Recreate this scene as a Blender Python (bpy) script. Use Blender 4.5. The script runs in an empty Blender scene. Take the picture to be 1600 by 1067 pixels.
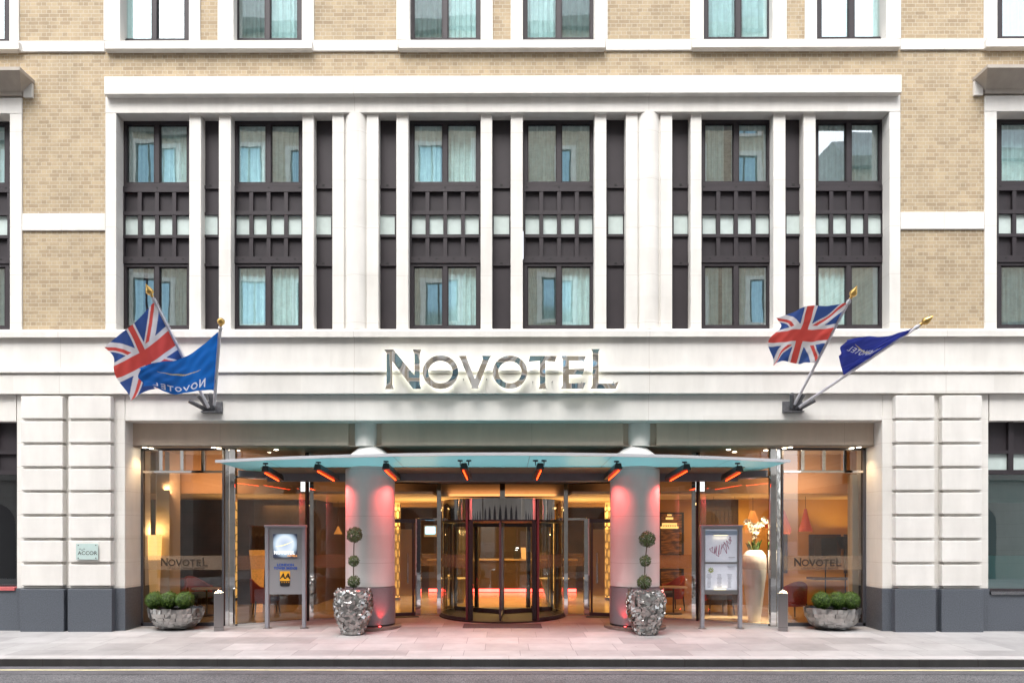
import bpy, bmesh, math, random
from mathutils import Vector
random.seed(7)
S = bpy.context.scene
C = S.collection
R = math.radians
# ------------------------------------------------------------------ camera
EYE, DIST, F = 1.923, 13.7, 1067.0
cd = bpy.data.cameras.new('camera'); cam = bpy.data.objects.new('camera', cd); C.objects.link(cam)
cd.lens = 24; cd.sensor_width = 36; cd.shift_x = (800 - 781.3) / 1600; cd.shift_y = (835 - 533.5) / 1600
cd.clip_end = 500; cd.clip_start = 0.05
cam.location = (0, -DIST, EYE); cam.rotation_euler = (R(90), 0, R(0.2))
S.camera = cam
# ------------------------------------------------------------------ sky and sun
W = bpy.data.worlds.new('World'); S.world = W; W.use_nodes = True
nt = W.node_tree; nt.nodes.clear()
sky = nt.nodes.new('ShaderNodeTexSky'); sky.sky_type = 'NISHITA'; sky.sun_disc = False
sky.sun_elevation = R(60); sky.sun_rotation = R(200); sky.air_density = 1.0; sky.dust_density = 3.0
hsv = nt.nodes.new('ShaderNodeHueSaturation'); hsv.inputs['Saturation'].default_value = 0.25; hsv.inputs['Value'].default_value = 1.6
bg = nt.nodes.new('ShaderNodeBackground'); bg.inputs['Strength'].default_value = 0.15
wo = nt.nodes.new('ShaderNodeOutputWorld')
nt.links.new(sky.outputs[0], hsv.inputs['Color']); nt.links.new(hsv.outputs[0], bg.inputs['Color']); nt.links.new(bg.outputs[0], wo.inputs[0])
sd = bpy.data.lights.new('sun', 'SUN'); sd.energy = 1.5; sd.angle = R(36); sd.color = (1, 0.975, 0.94)
so = bpy.data.objects.new('sun', sd); C.objects.link(so); so.location = (0, -10, 40)
so.rotation_euler = (R(30), 0, R(-12))
S.view_settings.view_transform = 'Standard'; S.view_settings.look = 'None'
S.view_settings.exposure = 1.28; S.view_settings.gamma = 1
S.cycles.max_bounces = 10; S.cycles.diffuse_bounces = 5; S.cycles.glossy_bounces = 5
S.cycles.transparent_max_bounces = 16; S.cycles.transmission_bounces = 4
S.cycles.sample_clamp_indirect = 4; S.cycles.caustics_reflective = False; S.cycles.caustics_refractive = False

# ------------------------------------------------------------------ helpers
def X(px, Y=0.0): return (px - 785) * (DIST + Y) / F
def Z(py, Y=0.0): return EYE + (835 - py) * (DIST + Y) / F
def P(px, py, Y=0.0): return Vector((X(px, Y), Y, Z(py, Y)))
ORG = {}
def empty(name, loc=(0, 0, 0), label=None, cat=None, group=None, parent=None):
    o = bpy.data.objects.new(name, None); C.objects.link(o); o.empty_display_size = 0.1
    if parent is not None:
        o.parent = parent; o.location = Vector(loc) - ORG[parent]
    else: o.location = loc
    ORG[o] = Vector(loc)
    if label: o['label'] = label
    if cat: o['category'] = cat
    if group: o['group'] = group
    return o
def tag(o, label, cat, group=None):
    o['label'] = label; o['category'] = cat
    if group: o['group'] = group
    return o
class MB:
    def __init__(s): s.v = []; s.f = []; s.m = []; s.mi = 0
    def add(s, vs, fs):
        n = len(s.v); s.v += [tuple(v) for v in vs]
        for f in fs: s.f.append([i + n for i in f]); s.m.append(s.mi)
        return s
    def box(s, x0, x1, y0, y1, z0, z1):
        x0, x1 = min(x0, x1), max(x0, x1); y0, y1 = min(y0, y1), max(y0, y1); z0, z1 = min(z0, z1), max(z0, z1)
        return s.add([(x0,y0,z0),(x1,y0,z0),(x1,y1,z0),(x0,y1,z0),(x0,y0,z1),(x1,y0,z1),(x1,y1,z1),(x0,y1,z1)],
              [(0,3,2,1),(4,5,6,7),(0,1,5,4),(1,2,6,5),(2,3,7,6),(3,0,4,7)])
    def pbox(s, px0, px1, py0, py1, y0, y1):   # face measured on the elevation at depth y0
        return s.box(X(px0, y0), X(px1, y0), y0, y1, Z(py1, y0), Z(py0, y0))
    def rbox(s, c, sx, sy, sz, a):               # rotated about z
        ca, sa = math.cos(a), math.sin(a); vs = []
        for dz in (-1, 1):
            for dx, dy in ((-1,-1),(1,-1),(1,1),(-1,1)):
                x, y = dx*sx/2, dy*sy/2; vs.append((c[0]+x*ca-y*sa, c[1]+x*sa+y*ca, c[2]+dz*sz/2))
        return s.add(vs, [(0,3,2,1),(4,5,6,7),(0,1,5,4),(1,2,6,5),(2,3,7,6),(3,0,4,7)])
    def seg(s, a, b, w, h, z):                   # upright bar from plan point a to b
        a = Vector(a[:2]); b = Vector(b[:2]); d = b - a; c = (a + b) / 2
        return s.rbox((c.x, c.y, z + h / 2), d.length, w, h, math.atan2(d.y, d.x))
    def prism(s, pts, axis, a, b):
        n = len(pts)
        f = {'y': lambda p, t: (p[0], t, p[1]), 'z': lambda p, t: (p[0], p[1], t), 'x': lambda p, t: (t, p[0], p[1])}[axis]
        vs = [f(p, a) for p in pts] + [f(p, b) for p in pts]
        return s.add(vs, [list(range(n)), list(range(2*n-1, n-1, -1))] + [(i, (i+1) % n, n+(i+1) % n, n+i) for i in range(n)])
    def lathe(s, prof, cx, cy, n=32, a0=0, a1=2*math.pi):
        full = abs(a1 - a0 - 2*math.pi) < 1e-6; k = n if full else n + 1; vs = []
        for r, z in prof:
            for i in range(k):
                a = a0 + (a1-a0)*i/n; vs.append((cx + r*math.cos(a), cy + r*math.sin(a), z))
        fs = []
        for j in range(len(prof)-1):
            for i in range(n if full else n):
                i2 = (i+1) % k; fs.append((j*k+i, j*k+i2, (j+1)*k+i2, (j+1)*k+i))
        if full:
            if prof[0][0] > 1e-5: fs.append(list(range(k))[::-1])
            if prof[-1][0] > 1e-5: fs.append([(len(prof)-1)*k+i for i in range(k)])
        return s.add(vs, fs)
    def tube(s, a, b, r0, r1=None, n=12):
        a = Vector(a); b = Vector(b); r1 = r0 if r1 is None else r1
        d = (b-a).normalized(); u = d.orthogonal().normalized(); w = d.cross(u); vs = []
        for c, r in ((a, r0), (b, r1)):
            for i in range(n):
                t = 2*math.pi*i/n; vs.append(c + u*r*math.cos(t) + w*r*math.sin(t))
        return s.add(vs, [list(range(n))[::-1], list(range(n, 2*n))] + [(i, (i+1) % n, n+(i+1) % n, n+i) for i in range(n)])
    def rev(s, prof, a, d, n=16):                # lathe about axis d from point a
        a = Vector(a); d = Vector(d).normalized(); u = d.orthogonal().normalized(); w = d.cross(u); vs = []
        for r, t in prof:
            for i in range(n):
                q = 2*math.pi*i/n; vs.append(a + d*t + u*r*math.cos(q) + w*r*math.sin(q))
        fs = [(j*n+i, j*n+(i+1) % n, (j+1)*n+(i+1) % n, (j+1)*n+i) for j in range(len(prof)-1) for i in range(n)]
        return s.add(vs, fs)
    def build(s, name, mat, parent=None, smooth=False, bevel=0, seg=1, loc=None):
        org = ORG[parent] if parent is not None else Vector(loc or (0, 0, 0))
        me = bpy.data.meshes.new(name)
        me.from_pydata([(x-org.x, y-org.y, z-org.z) for x, y, z in s.v], [], s.f)
        for m in (mat if isinstance(mat, (list, tuple)) else [mat]): me.materials.append(m)
        for p, i in zip(me.polygons, s.m): p.material_index = i; p.use_smooth = smooth
        bm = bmesh.new(); bm.from_mesh(me); bmesh.ops.recalc_face_normals(bm, faces=bm.faces); bm.to_mesh(me); bm.free()
        if smooth: 
            try: me.set_sharp_from_angle(angle=R(38))
            except Exception: pass
        o = bpy.data.objects.new(name, me); C.objects.link(o)
        if parent is not None: o.parent = parent
        else: o.location = org
        ORG[o] = org
        if bevel:
            b = o.modifiers.new('bevel', 'BEVEL'); b.width = bevel; b.segments = seg; b.limit_method = 'ANGLE'; b.angle_limit = R(40)
        return o
def copy_tree(o, parent=None):
    c = o.copy(); C.objects.link(c)
    ORG[c] = ORG.get(o, Vector((0, 0, 0)))
    if parent is not None: c.parent = parent
    for ch in list(o.children): copy_tree(ch, c)
    return c
def struct(o): o['kind'] = 'structure'; return o

# ------------------------------------------------------------------ materials
def nodes(name):
    m = bpy.data.materials.new(name); m.use_nodes = True; t = m.node_tree
    return m, t, t.nodes['Principled BSDF'], t.nodes, t.links
def N(t, k, **kw):
    n = t.nodes.new(k)
    for a, b in kw.items(): setattr(n, a, b)
    return n
def mat(name, col, rough=0.6, metal=0.0, var=0.0, scale=6, bump=0.0, bscale=60, emit=None, es=0, coords='Object', coat=0):
    m, t, b, ns, L = nodes(name)
    b.inputs['Base Color'].default_value = (*col, 1); b.inputs['Roughness'].default_value = rough; b.inputs['Metallic'].default_value = metal
    if coat: b.inputs['Coat Weight'].default_value = coat
    tc = N(t, 'ShaderNodeTexCoord')
    if var:
        n = N(t, 'ShaderNodeTexNoise'); n.inputs['Scale'].default_value = scale; n.inputs['Detail'].default_value = 6
        r = N(t, 'ShaderNodeMapRange'); r.inputs[1].default_value = .3; r.inputs[2].default_value = .7; r.inputs[3].default_value = 1-var; r.inputs[4].default_value = 1+var
        x = N(t, 'ShaderNodeMix', data_type='RGBA', blend_type='MULTIPLY'); x.inputs[0].default_value = 1
        x.inputs[6].default_value = (*col, 1)
        L.new(tc.outputs[coords], n.inputs['Vector']); L.new(n.outputs[0], r.inputs[0]); L.new(r.outputs[0], x.inputs[7]); L.new(x.outputs[2], b.inputs['Base Color'])
    if bump:
        n = N(t, 'ShaderNodeTexNoise'); n.inputs['Scale'].default_value = bscale; n.inputs['Detail'].default_value = 4
        u = N(t, 'ShaderNodeBump'); u.inputs['Strength'].default_value = bump; u.inputs['Distance'].default_value = .01
        L.new(tc.outputs[coords], n.inputs['Vector']); L.new(n.outputs[0], u.inputs['Height']); L.new(u.outputs[0], b.inputs['Normal'])
    if emit: b.inputs['Emission Color'].default_value = (*emit, 1); b.inputs['Emission Strength'].default_value = es
    return m
def emis(name, col, s): return mat(name, (0.02, 0.02, 0.02), emit=col, es=s)
def line(t, L, src, per, off, w):       # 1 on a joint line
    a = N(t, 'ShaderNodeMath', operation='ADD'); a.inputs[1].default_value = -off + per*400
    d = N(t, 'ShaderNodeMath', operation='MODULO'); d.inputs[1].default_value = per
    c = N(t, 'ShaderNodeMath', operation='LESS_THAN'); c.inputs[1].default_value = w
    L.new(src, a.inputs[0]); L.new(a.outputs[0], d.inputs[0]); L.new(d.outputs[0], c.inputs[0]); return c.outputs[0]
PZ0 = 37.35/78
def stone(name, col=(.715, .695, .66), jz=None, oz=0, jx=None, ox=0, w=.006, rough=.75, dirt=.13):
    m, t, b, ns, L = nodes(name); b.inputs['Roughness'].default_value = rough
    tc = N(t, 'ShaderNodeTexCoord'); sp = N(t, 'ShaderNodeSeparateXYZ'); L.new(tc.outputs['Object'], sp.inputs[0])
    n1 = N(t, 'ShaderNodeTexNoise'); n1.inputs['Scale'].default_value = 1.3; n1.inputs['Detail'].default_value = 8; n1.inputs['Roughness'].default_value = .65
    mp = N(t, 'ShaderNodeMapping'); mp.inputs['Scale'].default_value = (1.6, 1.6, .35)   # vertical weather streaks
    n2 = N(t, 'ShaderNodeTexNoise'); n2.inputs['Scale'].default_value = 3; n2.inputs['Detail'].default_value = 5
    L.new(tc.outputs['Object'], n1.inputs['Vector']); L.new(tc.outputs['Object'], mp.inputs[0]); L.new(mp.outputs[0], n2.inputs['Vector'])
    ad = N(t, 'ShaderNodeMath', operation='ADD'); L.new(n1.outputs[0], ad.inputs[0]); L.new(n2.outputs[0], ad.inputs[1])
    r = N(t, 'ShaderNodeMapRange'); r.inputs[1].default_value = .7; r.inputs[2].default_value = 1.35; r.inputs[3].default_value = 1-dirt; r.inputs[4].default_value = 1.03
    L.new(ad.outputs[0], r.inputs[0])
    x = N(t, 'ShaderNodeMix', data_type='RGBA', blend_type='MULTIPLY'); x.inputs[0].default_value = 1; x.inputs[6].default_value = (*col, 1)
    L.new(r.outputs[0], x.inputs[7]); out = x.outputs[2]
    cbx = N(t, 'ShaderNodeCombineXYZ'); L.new(sp.outputs[0], cbx.inputs[0]); L.new(sp.outputs[2], cbx.inputs[1])
    kb = N(t, 'ShaderNodeTexBrick'); kb.inputs['Scale'].default_value = 1; kb.inputs['Brick Width'].default_value = 1.15; kb.inputs['Row Height'].default_value = PZ0; kb.inputs['Mortar Size'].default_value = 0
    kb.inputs['Color1'].default_value = (.955, .95, .94, 1); kb.inputs['Color2'].default_value = (1.02, 1.02, 1.02, 1); L.new(cbx.outputs[0], kb.inputs['Vector'])
    xb = N(t, 'ShaderNodeMix', data_type='RGBA', blend_type='MULTIPLY'); xb.inputs[0].default_value = 1; L.new(out, xb.inputs[6]); L.new(kb.outputs['Color'], xb.inputs[7]); out = xb.outputs[2]
    fac = None
    if jz: fac = line(t, L, sp.outputs[2], jz, oz, w)
    if jx:
        f2 = line(t, L, sp.outputs[0], jx, ox, w)
        if fac is None: fac = f2
        else:
            mx = N(t, 'ShaderNodeMath', operation='MAXIMUM'); L.new(fac, mx.inputs[0]); L.new(f2, mx.inputs[1]); fac = mx.outputs[0]
    if fac is not None:
        y = N(t, 'ShaderNodeMix', data_type='RGBA'); y.inputs[7].default_value = (col[0]*.62, col[1]*.58, col[2]*.55, 1)
        L.new(fac, y.inputs[0]); L.new(out, y.inputs[6]); out = y.outputs[2]
    L.new(out, b.inputs['Base Color'])
    n3 = N(t, 'ShaderNodeTexNoise'); n3.inputs['Scale'].default_value = 45; n3.inputs['Detail'].default_value = 5
    u = N(t, 'ShaderNodeBump'); u.inputs['Strength'].default_value = .12; u.inputs['Distance'].default_value = .008
    L.new(tc.outputs['Object'], n3.inputs['Vector']); L.new(n3.outputs[0], u.inputs['Height']); L.new(u.outputs[0], b.inputs['Normal'])
    return m
def brick(name, c1, c2, mortar, bw=.212, bh=.0765, wide=1.0):
    m, t, b, ns, L = nodes(name); b.inputs['Roughness'].default_value = .85
    tc = N(t, 'ShaderNodeTexCoord'); sp = N(t, 'ShaderNodeSeparateXYZ'); cb = N(t, 'ShaderNodeCombineXYZ')
    L.new(tc.outputs['Object'], sp.inputs[0]); L.new(sp.outputs[0], cb.inputs[0]); L.new(sp.outputs[2], cb.inputs[1])
    nw = N(t, 'ShaderNodeTexNoise'); nw.inputs['Scale'].default_value = 9; L.new(cb.outputs[0], nw.inputs['Vector'])
    vm = N(t, 'ShaderNodeMix', data_type='RGBA', blend_type='LINEAR_LIGHT'); vm.inputs[0].default_value = .006
    L.new(cb.outputs[0], vm.inputs[6]); L.new(nw.outputs[1], vm.inputs[7])
    k = N(t, 'ShaderNodeTexBrick'); k.inputs['Scale'].default_value = 1; k.inputs['Brick Width'].default_value = bw; k.inputs['Row Height'].default_value = bh
    k.inputs['Mortar Size'].default_value = .0055; k.inputs['Mortar Smooth'].default_value = .25; k.inputs['Bias'].default_value = 0
    k.squash = .5; k.squash_frequency = 2; k.offset = .5
    k.inputs['Color1'].default_value = (0, 0, 0, 1); k.inputs['Color2'].default_value = (1, 1, 1, 1); k.inputs['Mortar'].default_value = (.5, .5, .5, 1)
    L.new(vm.outputs[2], k.inputs['Vector'])
    cr = N(t, 'ShaderNodeValToRGB'); e = cr.color_ramp; e.elements[0].color = (*c1, 1); e.elements[1].color = (*c2, 1)
    mid = e.elements.new(.45); mid.color = (*[(a+b_)/2*1.03 for a, b_ in zip(c1, c2)], 1)
    q = e.elements.new(.12); q.color = (c1[0]*.96, c1[1]*.94, c1[2]*.92, 1)
    L.new(k.outputs['Color'], cr.inputs[0])
    nz = N(t, 'ShaderNodeTexNoise'); nz.inputs['Scale'].default_value = 2.0; nz.inputs['Detail'].default_value = 9; nz.inputs['Roughness'].default_value = .7
    L.new(cb.outputs[0], nz.inputs['Vector'])
    mr = N(t, 'ShaderNodeMapRange'); mr.inputs[1].default_value = .3; mr.inputs[2].default_value = .7; mr.inputs[3].default_value = .76; mr.inputs[4].default_value = 1.16
    L.new(nz.outputs[0], mr.inputs[0])
    x = N(t, 'ShaderNodeMix', data_type='RGBA', blend_type='MULTIPLY'); x.inputs[0].default_value = 1; L.new(cr.outputs[0], x.inputs[6]); L.new(mr.outputs[0], x.inputs[7])
    y = N(t, 'ShaderNodeMix', data_type='RGBA'); L.new(k.outputs['Fac'], y.inputs[0]); L.new(x.outputs[2], y.inputs[6]); y.inputs[7].default_value = (*mortar, 1)
    L.new(y.outputs[2], b.inputs['Base Color'])
    n3 = N(t, 'ShaderNodeTexNoise'); n3.inputs['Scale'].default_value = 60; L.new(cb.outputs[0], n3.inputs['Vector'])
    h = N(t, 'ShaderNodeMath', operation='SUBTRACT'); L.new(n3.outputs[0], h.inputs[0]); 
    h2 = N(t, 'ShaderNodeMath', operation='MULTIPLY'); h2.inputs[1].default_value = 1.6; L.new(k.outputs['Fac'], h2.inputs[0]); L.new(h2.outputs[0], h.inputs[1])
    u = N(t, 'ShaderNodeBump'); u.inputs['Strength'].default_value = .5; u.inputs['Distance'].default_value = .01; L.new(h.outputs[0], u.inputs['Height']); L.new(u.outputs[0], b.inputs['Normal'])
    return m
def glass(name, tint=(.8, .88, .88), base=.06, top=.9, rough=0.0, wave=0.0):
    m = bpy.data.materials.new(name); m.use_nodes = True; t = m.node_tree; t.nodes.clear(); L = t.links
    o = N(t, 'ShaderNodeOutputMaterial'); mx = N(t, 'ShaderNodeMixShader'); tr = N(t, 'ShaderNodeBsdfTransparent'); gl = N(t, 'ShaderNodeBsdfGlossy')
    tr.inputs[0].default_value = (*tint, 1); gl.inputs['Roughness'].default_value = rough; gl.inputs[0].default_value = (.95, 1, 1, 1)
    fr = N(t, 'ShaderNodeLayerWeight'); fr.inputs[0].default_value = .25
    mr = N(t, 'ShaderNodeMapRange'); mr.inputs[3].default_value = base; mr.inputs[4].default_value = top
    L.new(fr.outputs['Fresnel'], mr.inputs[0]); L.new(mr.outputs[0], mx.inputs[0]); L.new(tr.outputs[0], mx.inputs[1]); L.new(gl.outputs[0], mx.inputs[2]); L.new(mx.outputs[0], o.inputs[0])
    if wave:
        tc = N(t, 'ShaderNodeTexCoord'); n = N(t, 'ShaderNodeTexNoise'); n.inputs['Scale'].default_value = 1.2; u = N(t, 'ShaderNodeBump')
        u.inputs['Strength'].default_value = wave; u.inputs['Distance'].default_value = .02
        L.new(tc.outputs['Object'], n.inputs['Vector']); L.new(n.outputs[0], u.inputs['Height']); L.new(u.outputs[0], gl.inputs['Normal'])
    return m
def frosted(name, col, a):
    m = bpy.data.materials.new(name); m.use_nodes = True; t = m.node_tree; t.nodes.clear(); L = t.links
    o = N(t, 'ShaderNodeOutputMaterial'); mx = N(t, 'ShaderNodeMixShader'); tr = N(t, 'ShaderNodeBsdfTransparent'); d = N(t, 'ShaderNodeBsdfDiffuse'); tl = N(t, 'ShaderNodeBsdfTranslucent'); m2 = N(t, 'ShaderNodeMixShader')
    d.inputs[0].default_value = (*col, 1); tl.inputs[0].default_value = (*col, 1); mx.inputs[0].default_value = a; m2.inputs[0].default_value = .5
    L.new(d.outputs[0], m2.inputs[1]); L.new(tl.outputs[0], m2.inputs[2]); L.new(tr.outputs[0], mx.inputs[1]); L.new(m2.outputs[0], mx.inputs[2]); L.new(mx.outputs[0], o.inputs[0])
    return m
def vcol(name, rough=.7, trans=.25):
    m, t, b, ns, L = nodes(name); a = N(t, 'ShaderNodeAttribute', attribute_name='Col'); L.new(a.outputs[0], b.inputs['Base Color']); b.inputs['Roughness'].default_value = rough
    tl = N(t, 'ShaderNodeBsdfTranslucent'); mx = N(t, 'ShaderNodeMixShader'); mx.inputs[0].default_value = trans; o = t.nodes['Material Output']
    L.new(a.outputs[0], tl.inputs[0]); L.new(b.outputs[0], mx.inputs[1]); L.new(tl.outputs[0], mx.inputs[2]); L.new(mx.outputs[0], o.inputs[0]); return m

M = {}
M['brick'] = brick('london_stock_brick', (.34, .26, .165), (.43, .335, .215), (.48, .43, .34))
PZ = 37.35 / 78
M['stone'] = stone('portland_stone')
M['stone_j'] = stone('portland_stone_coursed', jz=PZ*2, oz=Z(355), w=.005)
M['stone_l'] = stone('portland_stone_long_courses', jx=X(1013)-X(554), ox=X(554), w=.007)
M['stone_p'] = stone('portland_stone_pier', jz=PZ, oz=Z(655), w=.005)
M['stone_dim'] = stone('shaded_weathered_stone', col=(.42, .375, .33), dirt=.2)  # hood's shaded underside tone put into the colour, plus weather mottling
M['granite'] = mat('dark_granite', (.080, .090, .108), .5, var=.26, scale=48, bump=.05)
M['bronze'] = mat('dark_bronze_anodised_frame', (.026, .020, .024), .6, metal=.2, var=.12, scale=3)
M['bronze2'] = mat('dark_bronze_panel', (.021, .016, .020), .7, metal=.1, var=.22, scale=2.5)
M['frost'] = mat('frosted_spandrel_glass', (.50, .58, .56), .35, var=.08, scale=5)
M['slot'] = mat('drain_slot_black', (.01, .01, .01), .8)
M['glass_w'] = glass('window_glass', (.78, .99, 1.0), .34, .95, wave=.05)
M['glass_s'] = glass('shop_glass', (.93, .93, .92), .13, .9, wave=.02)
M['glass_d'] = glass('door_glass', (.88, .9, .86), .08, .9)
M['glass_t'] = glass('tinted_glass', (.35, .5, .5), .25, .9)
M['curtain'] = mat('sheer_curtain', (.86, .90, .89), .9, var=.1, scale=8)
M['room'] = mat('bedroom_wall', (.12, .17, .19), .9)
M['black'] = mat('black_metal', (.012, .012, .014), .4)
M['dark'] = mat('dark_grey_metal', (.06, .06, .07), .45)
M['grey'] = mat('grey_powder_coat', (.27, .27, .30), .45, var=.05)
M['beam'] = mat('steel_beam_grey', (.13, .14, .155), .5, var=.08)
M['chrome'] = mat('polished_steel', (.62, .62, .62), .07, metal=1, bump=.25, bscale=3)
M['mirror'] = mat('mirror_steel', (.75, .74, .72), .03, metal=1, bump=.12, bscale=2)
M['shard'] = mat('mosaic_steel', (.40, .39, .375), .28, metal=1, var=.25, scale=9)
M['brushed'] = mat('brushed_steel', (.36, .35, .35), .32, metal=1, bump=.1, bscale=200)
M['white_metal'] = mat('canopy_edge_white', (.52, .53, .56), .35)
M['gold'] = mat('gilded_brass', (.62, .40, .13), .28, metal=1)
M['pole'] = mat('white_flagpole', (.62, .60, .64), .35)
M['galv'] = mat('galvanised_steel', (.16, .16, .17), .5, metal=.6, var=.3, scale=20)
M['column'] = stone('column_stone', col=(.62, .62, .61), jz=.95, oz=Z(880, 0), w=.006, dirt=.06)
M['heat'] = emis('red_heating_element', (1, .045, .006), 4.5)
M['frosted'] = frosted('frosted_film', (.50, .42, .34), .38)
M['letter_s'] = mat('dark_vinyl_lettering', (.03, .025, .02), .5)

# ------------------------------------------------------------------ ground
def pave_mat():
    m, t, b, ns, L = nodes('york_stone_paving'); b.inputs['Roughness'].default_value = .6
    tc = N(t, 'ShaderNodeTexCoord'); mp = N(t, 'ShaderNodeMapping'); mp.inputs['Location'].default_value = (.3, .12, 0); L.new(tc.outputs['Object'], mp.inputs[0])
    k = N(t, 'ShaderNodeTexBrick'); k.inputs['Scale'].default_value = 1; k.inputs['Brick Width'].default_value = .95; k.inputs['Row Height'].default_value = .62
    k.inputs['Mortar Size'].default_value = .006; k.offset = .37; k.squash = .8; k.squash_frequency = 3
    k.inputs['Color1'].default_value = (.26, .25, .25, 1); k.inputs['Color2'].default_value = (.385, .375, .375, 1); k.inputs['Mortar'].default_value = (.20, .19, .19, 1)
    L.new(mp.outputs[0], k.inputs['Vector'])
    n = N(t, 'ShaderNodeTexNoise'); n.inputs['Scale'].default_value = 1.6; n.inputs['Detail'].default_value = 9; n.inputs['Roughness'].default_value = .68; L.new(tc.outputs['Object'], n.inputs['Vector'])
    r = N(t, 'ShaderNodeMapRange'); r.inputs[1].default_value = .3; r.inputs[2].default_value = .7; r.inputs[3].default_value = .8; r.inputs[4].default_value = 1.12; L.new(n.outputs[0], r.inputs[0])
    x = N(t, 'ShaderNodeMix', data_type='RGBA', blend_type='MULTIPLY'); x.inputs[0].default_value = 1; L.new(k.outputs[0], x.inputs[6]); L.new(r.outputs[0], x.inputs[7]); 
    sv = N(t, 'ShaderNodeTexVoronoi'); sv.inputs['Scale'].default_value = 1.9; L.new(tc.outputs['Object'], sv.inputs['Vector'])   # gum spots
    sl = N(t, 'ShaderNodeMath', operation='LESS_THAN'); sl.inputs[1].default_value = .045; L.new(sv.outputs['Distance'], sl.inputs[0])
    sm = N(t, 'ShaderNodeMath', operation='MULTIPLY'); sm.inputs[1].default_value = .35; L.new(sl.outputs[0], sm.inputs[0])
    sy = N(t, 'ShaderNodeMix', data_type='RGBA'); sy.inputs[7].default_value = (.10, .095, .09, 1); L.new(sm.outputs[0], sy.inputs[0]); L.new(x.outputs[2], sy.inputs[6]); L.new(sy.outputs[2], b.inputs['Base Color'])
    u = N(t, 'ShaderNodeBump'); u.inputs['Strength'].default_value = .25; u.inputs['Distance'].default_value = .006
    n2 = N(t, 'ShaderNodeTexNoise'); n2.inputs['Scale'].default_value = 30; n2.inputs['Detail'].default_value = 6; L.new(tc.outputs['Object'], n2.inputs['Vector']); L.new(n2.outputs[0], u.inputs['Height']); L.new(u.outputs[0], b.inputs['Normal'])
    return m
def asphalt(name, a, c, s=170):
    m, t, b, ns, L = nodes(name); b.inputs['Roughness'].default_value = .75
    tc = N(t, 'ShaderNodeTexCoord'); v = N(t, 'ShaderNodeTexVoronoi'); v.inputs['Scale'].default_value = s; L.new(tc.outputs['Object'], v.inputs['Vector'])
    cr = N(t, 'ShaderNodeValToRGB'); cr.color_ramp.elements[0].color = (*a, 1); cr.color_ramp.elements[1].color = (*c, 1); cr.color_ramp.elements[0].position = .15; cr.color_ramp.elements[1].position = .95
    L.new(v.outputs['Color'], cr.inputs[0])
    n = N(t, 'ShaderNodeTexNoise'); n.inputs['Scale'].default_value = 2.5; n.inputs['Detail'].default_value = 7; L.new(tc.outputs['Object'], n.inputs['Vector'])
    r = N(t, 'ShaderNodeMapRange'); r.inputs[1].default_value = .3; r.inputs[2].default_value = .7; r.inputs[3].default_value = .78; r.inputs[4].default_value = 1.15; L.new(n.outputs[0], r.inputs[0])
    x = N(t, 'ShaderNodeMix', data_type='RGBA', blend_type='MULTIPLY'); x.inputs[0].default_value = 1; L.new(cr.outputs[0], x.inputs[6]); L.new(r.outputs[0], x.inputs[7]); L.new(x.outputs[2], b.inputs['Base Color'])
    u = N(t, 'ShaderNodeBump'); u.inputs['Strength'].default_value = .6; u.inputs['Distance'].default_value = .006; L.new(v.outputs['Distance'], u.inputs['Height']); L.new(u.outputs[0], b.inputs['Normal'])
    return m
M['pave'] = pave_mat(); M['asphalt'] = asphalt('asphalt', (.035, .034, .037), (.20, .195, .205), 70); M['asphalt_s'] = asphalt('smooth_asphalt_channel', (.085, .08, .09), (.13, .125, .135), 120)
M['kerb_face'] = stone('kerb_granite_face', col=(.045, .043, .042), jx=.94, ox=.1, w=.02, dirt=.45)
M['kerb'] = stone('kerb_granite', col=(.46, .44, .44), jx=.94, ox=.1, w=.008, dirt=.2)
KY = -2.44; KZ = -.07
g = MB()
g.add([(-60, KY-.001, KZ-.004), (60, KY-.001, KZ-.004), (60, 0.0, -.002), (-60, 0.0, -.002), (60, 2.75, .04), (-60, 2.75, .04)], [(0, 1, 2, 3), (3, 2, 4, 5)])
struct(g.build('pavement', M['pave']))
k = MB()
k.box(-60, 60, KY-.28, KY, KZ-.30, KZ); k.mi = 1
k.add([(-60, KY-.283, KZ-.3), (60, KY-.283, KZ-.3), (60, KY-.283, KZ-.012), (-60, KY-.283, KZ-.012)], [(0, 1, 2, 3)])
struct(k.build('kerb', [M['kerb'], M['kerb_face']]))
RZ = KZ-.135
struct(MB().add([(-150, -200, RZ-.02), (150, -200, RZ-.02), (150, KY-.27, RZ), (-150, KY-.27, RZ)], [(0, 1, 2, 3)]).build('road', M['asphalt']))
c = MB(); n = 240
vs = []
for i in range(n+1):
    x = -60 + 120*i/n; vs += [(x, KY-.86+.012*math.sin(x*1.3)+.01*math.sin(x*3.7), RZ+.005), (x, KY-.27, RZ+.007)]
c.add(vs, [(2*i, 2*i+2, 2*i+3, 2*i+1) for i in range(n)]); struct(c.build('road_channel', M['asphalt_s']))
M['yellow'] = mat('worn_yellow_paint', (.66, .60, .36), .6, var=.12, scale=14)
c = MB(); vs = []
for i in range(n+1):
    x = -60 + 120*i/n; y = KY-.605+.012*math.sin(x*1.1)+.006*math.sin(x*4.1); vs += [(x, y, RZ+.010), (x, y+.075, RZ+.0105)]
c.add(vs, [(2*i, 2*i+2, 2*i+3, 2*i+1) for i in range(n)]); struct(c.build('road_line', M['yellow']))
struct(MB().box(-60, 60, -17.4, -12.0, RZ-.1, RZ+.11).build('opposite_pavement', M['pave']))

# ------------------------------------------------------------------ hotel building
H = empty('hotel_building', (0, 0, 0), 'cream stone and yellow brick hotel front with canopied entrance', 'building')
mir = lambda px: 1569 - px
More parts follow.
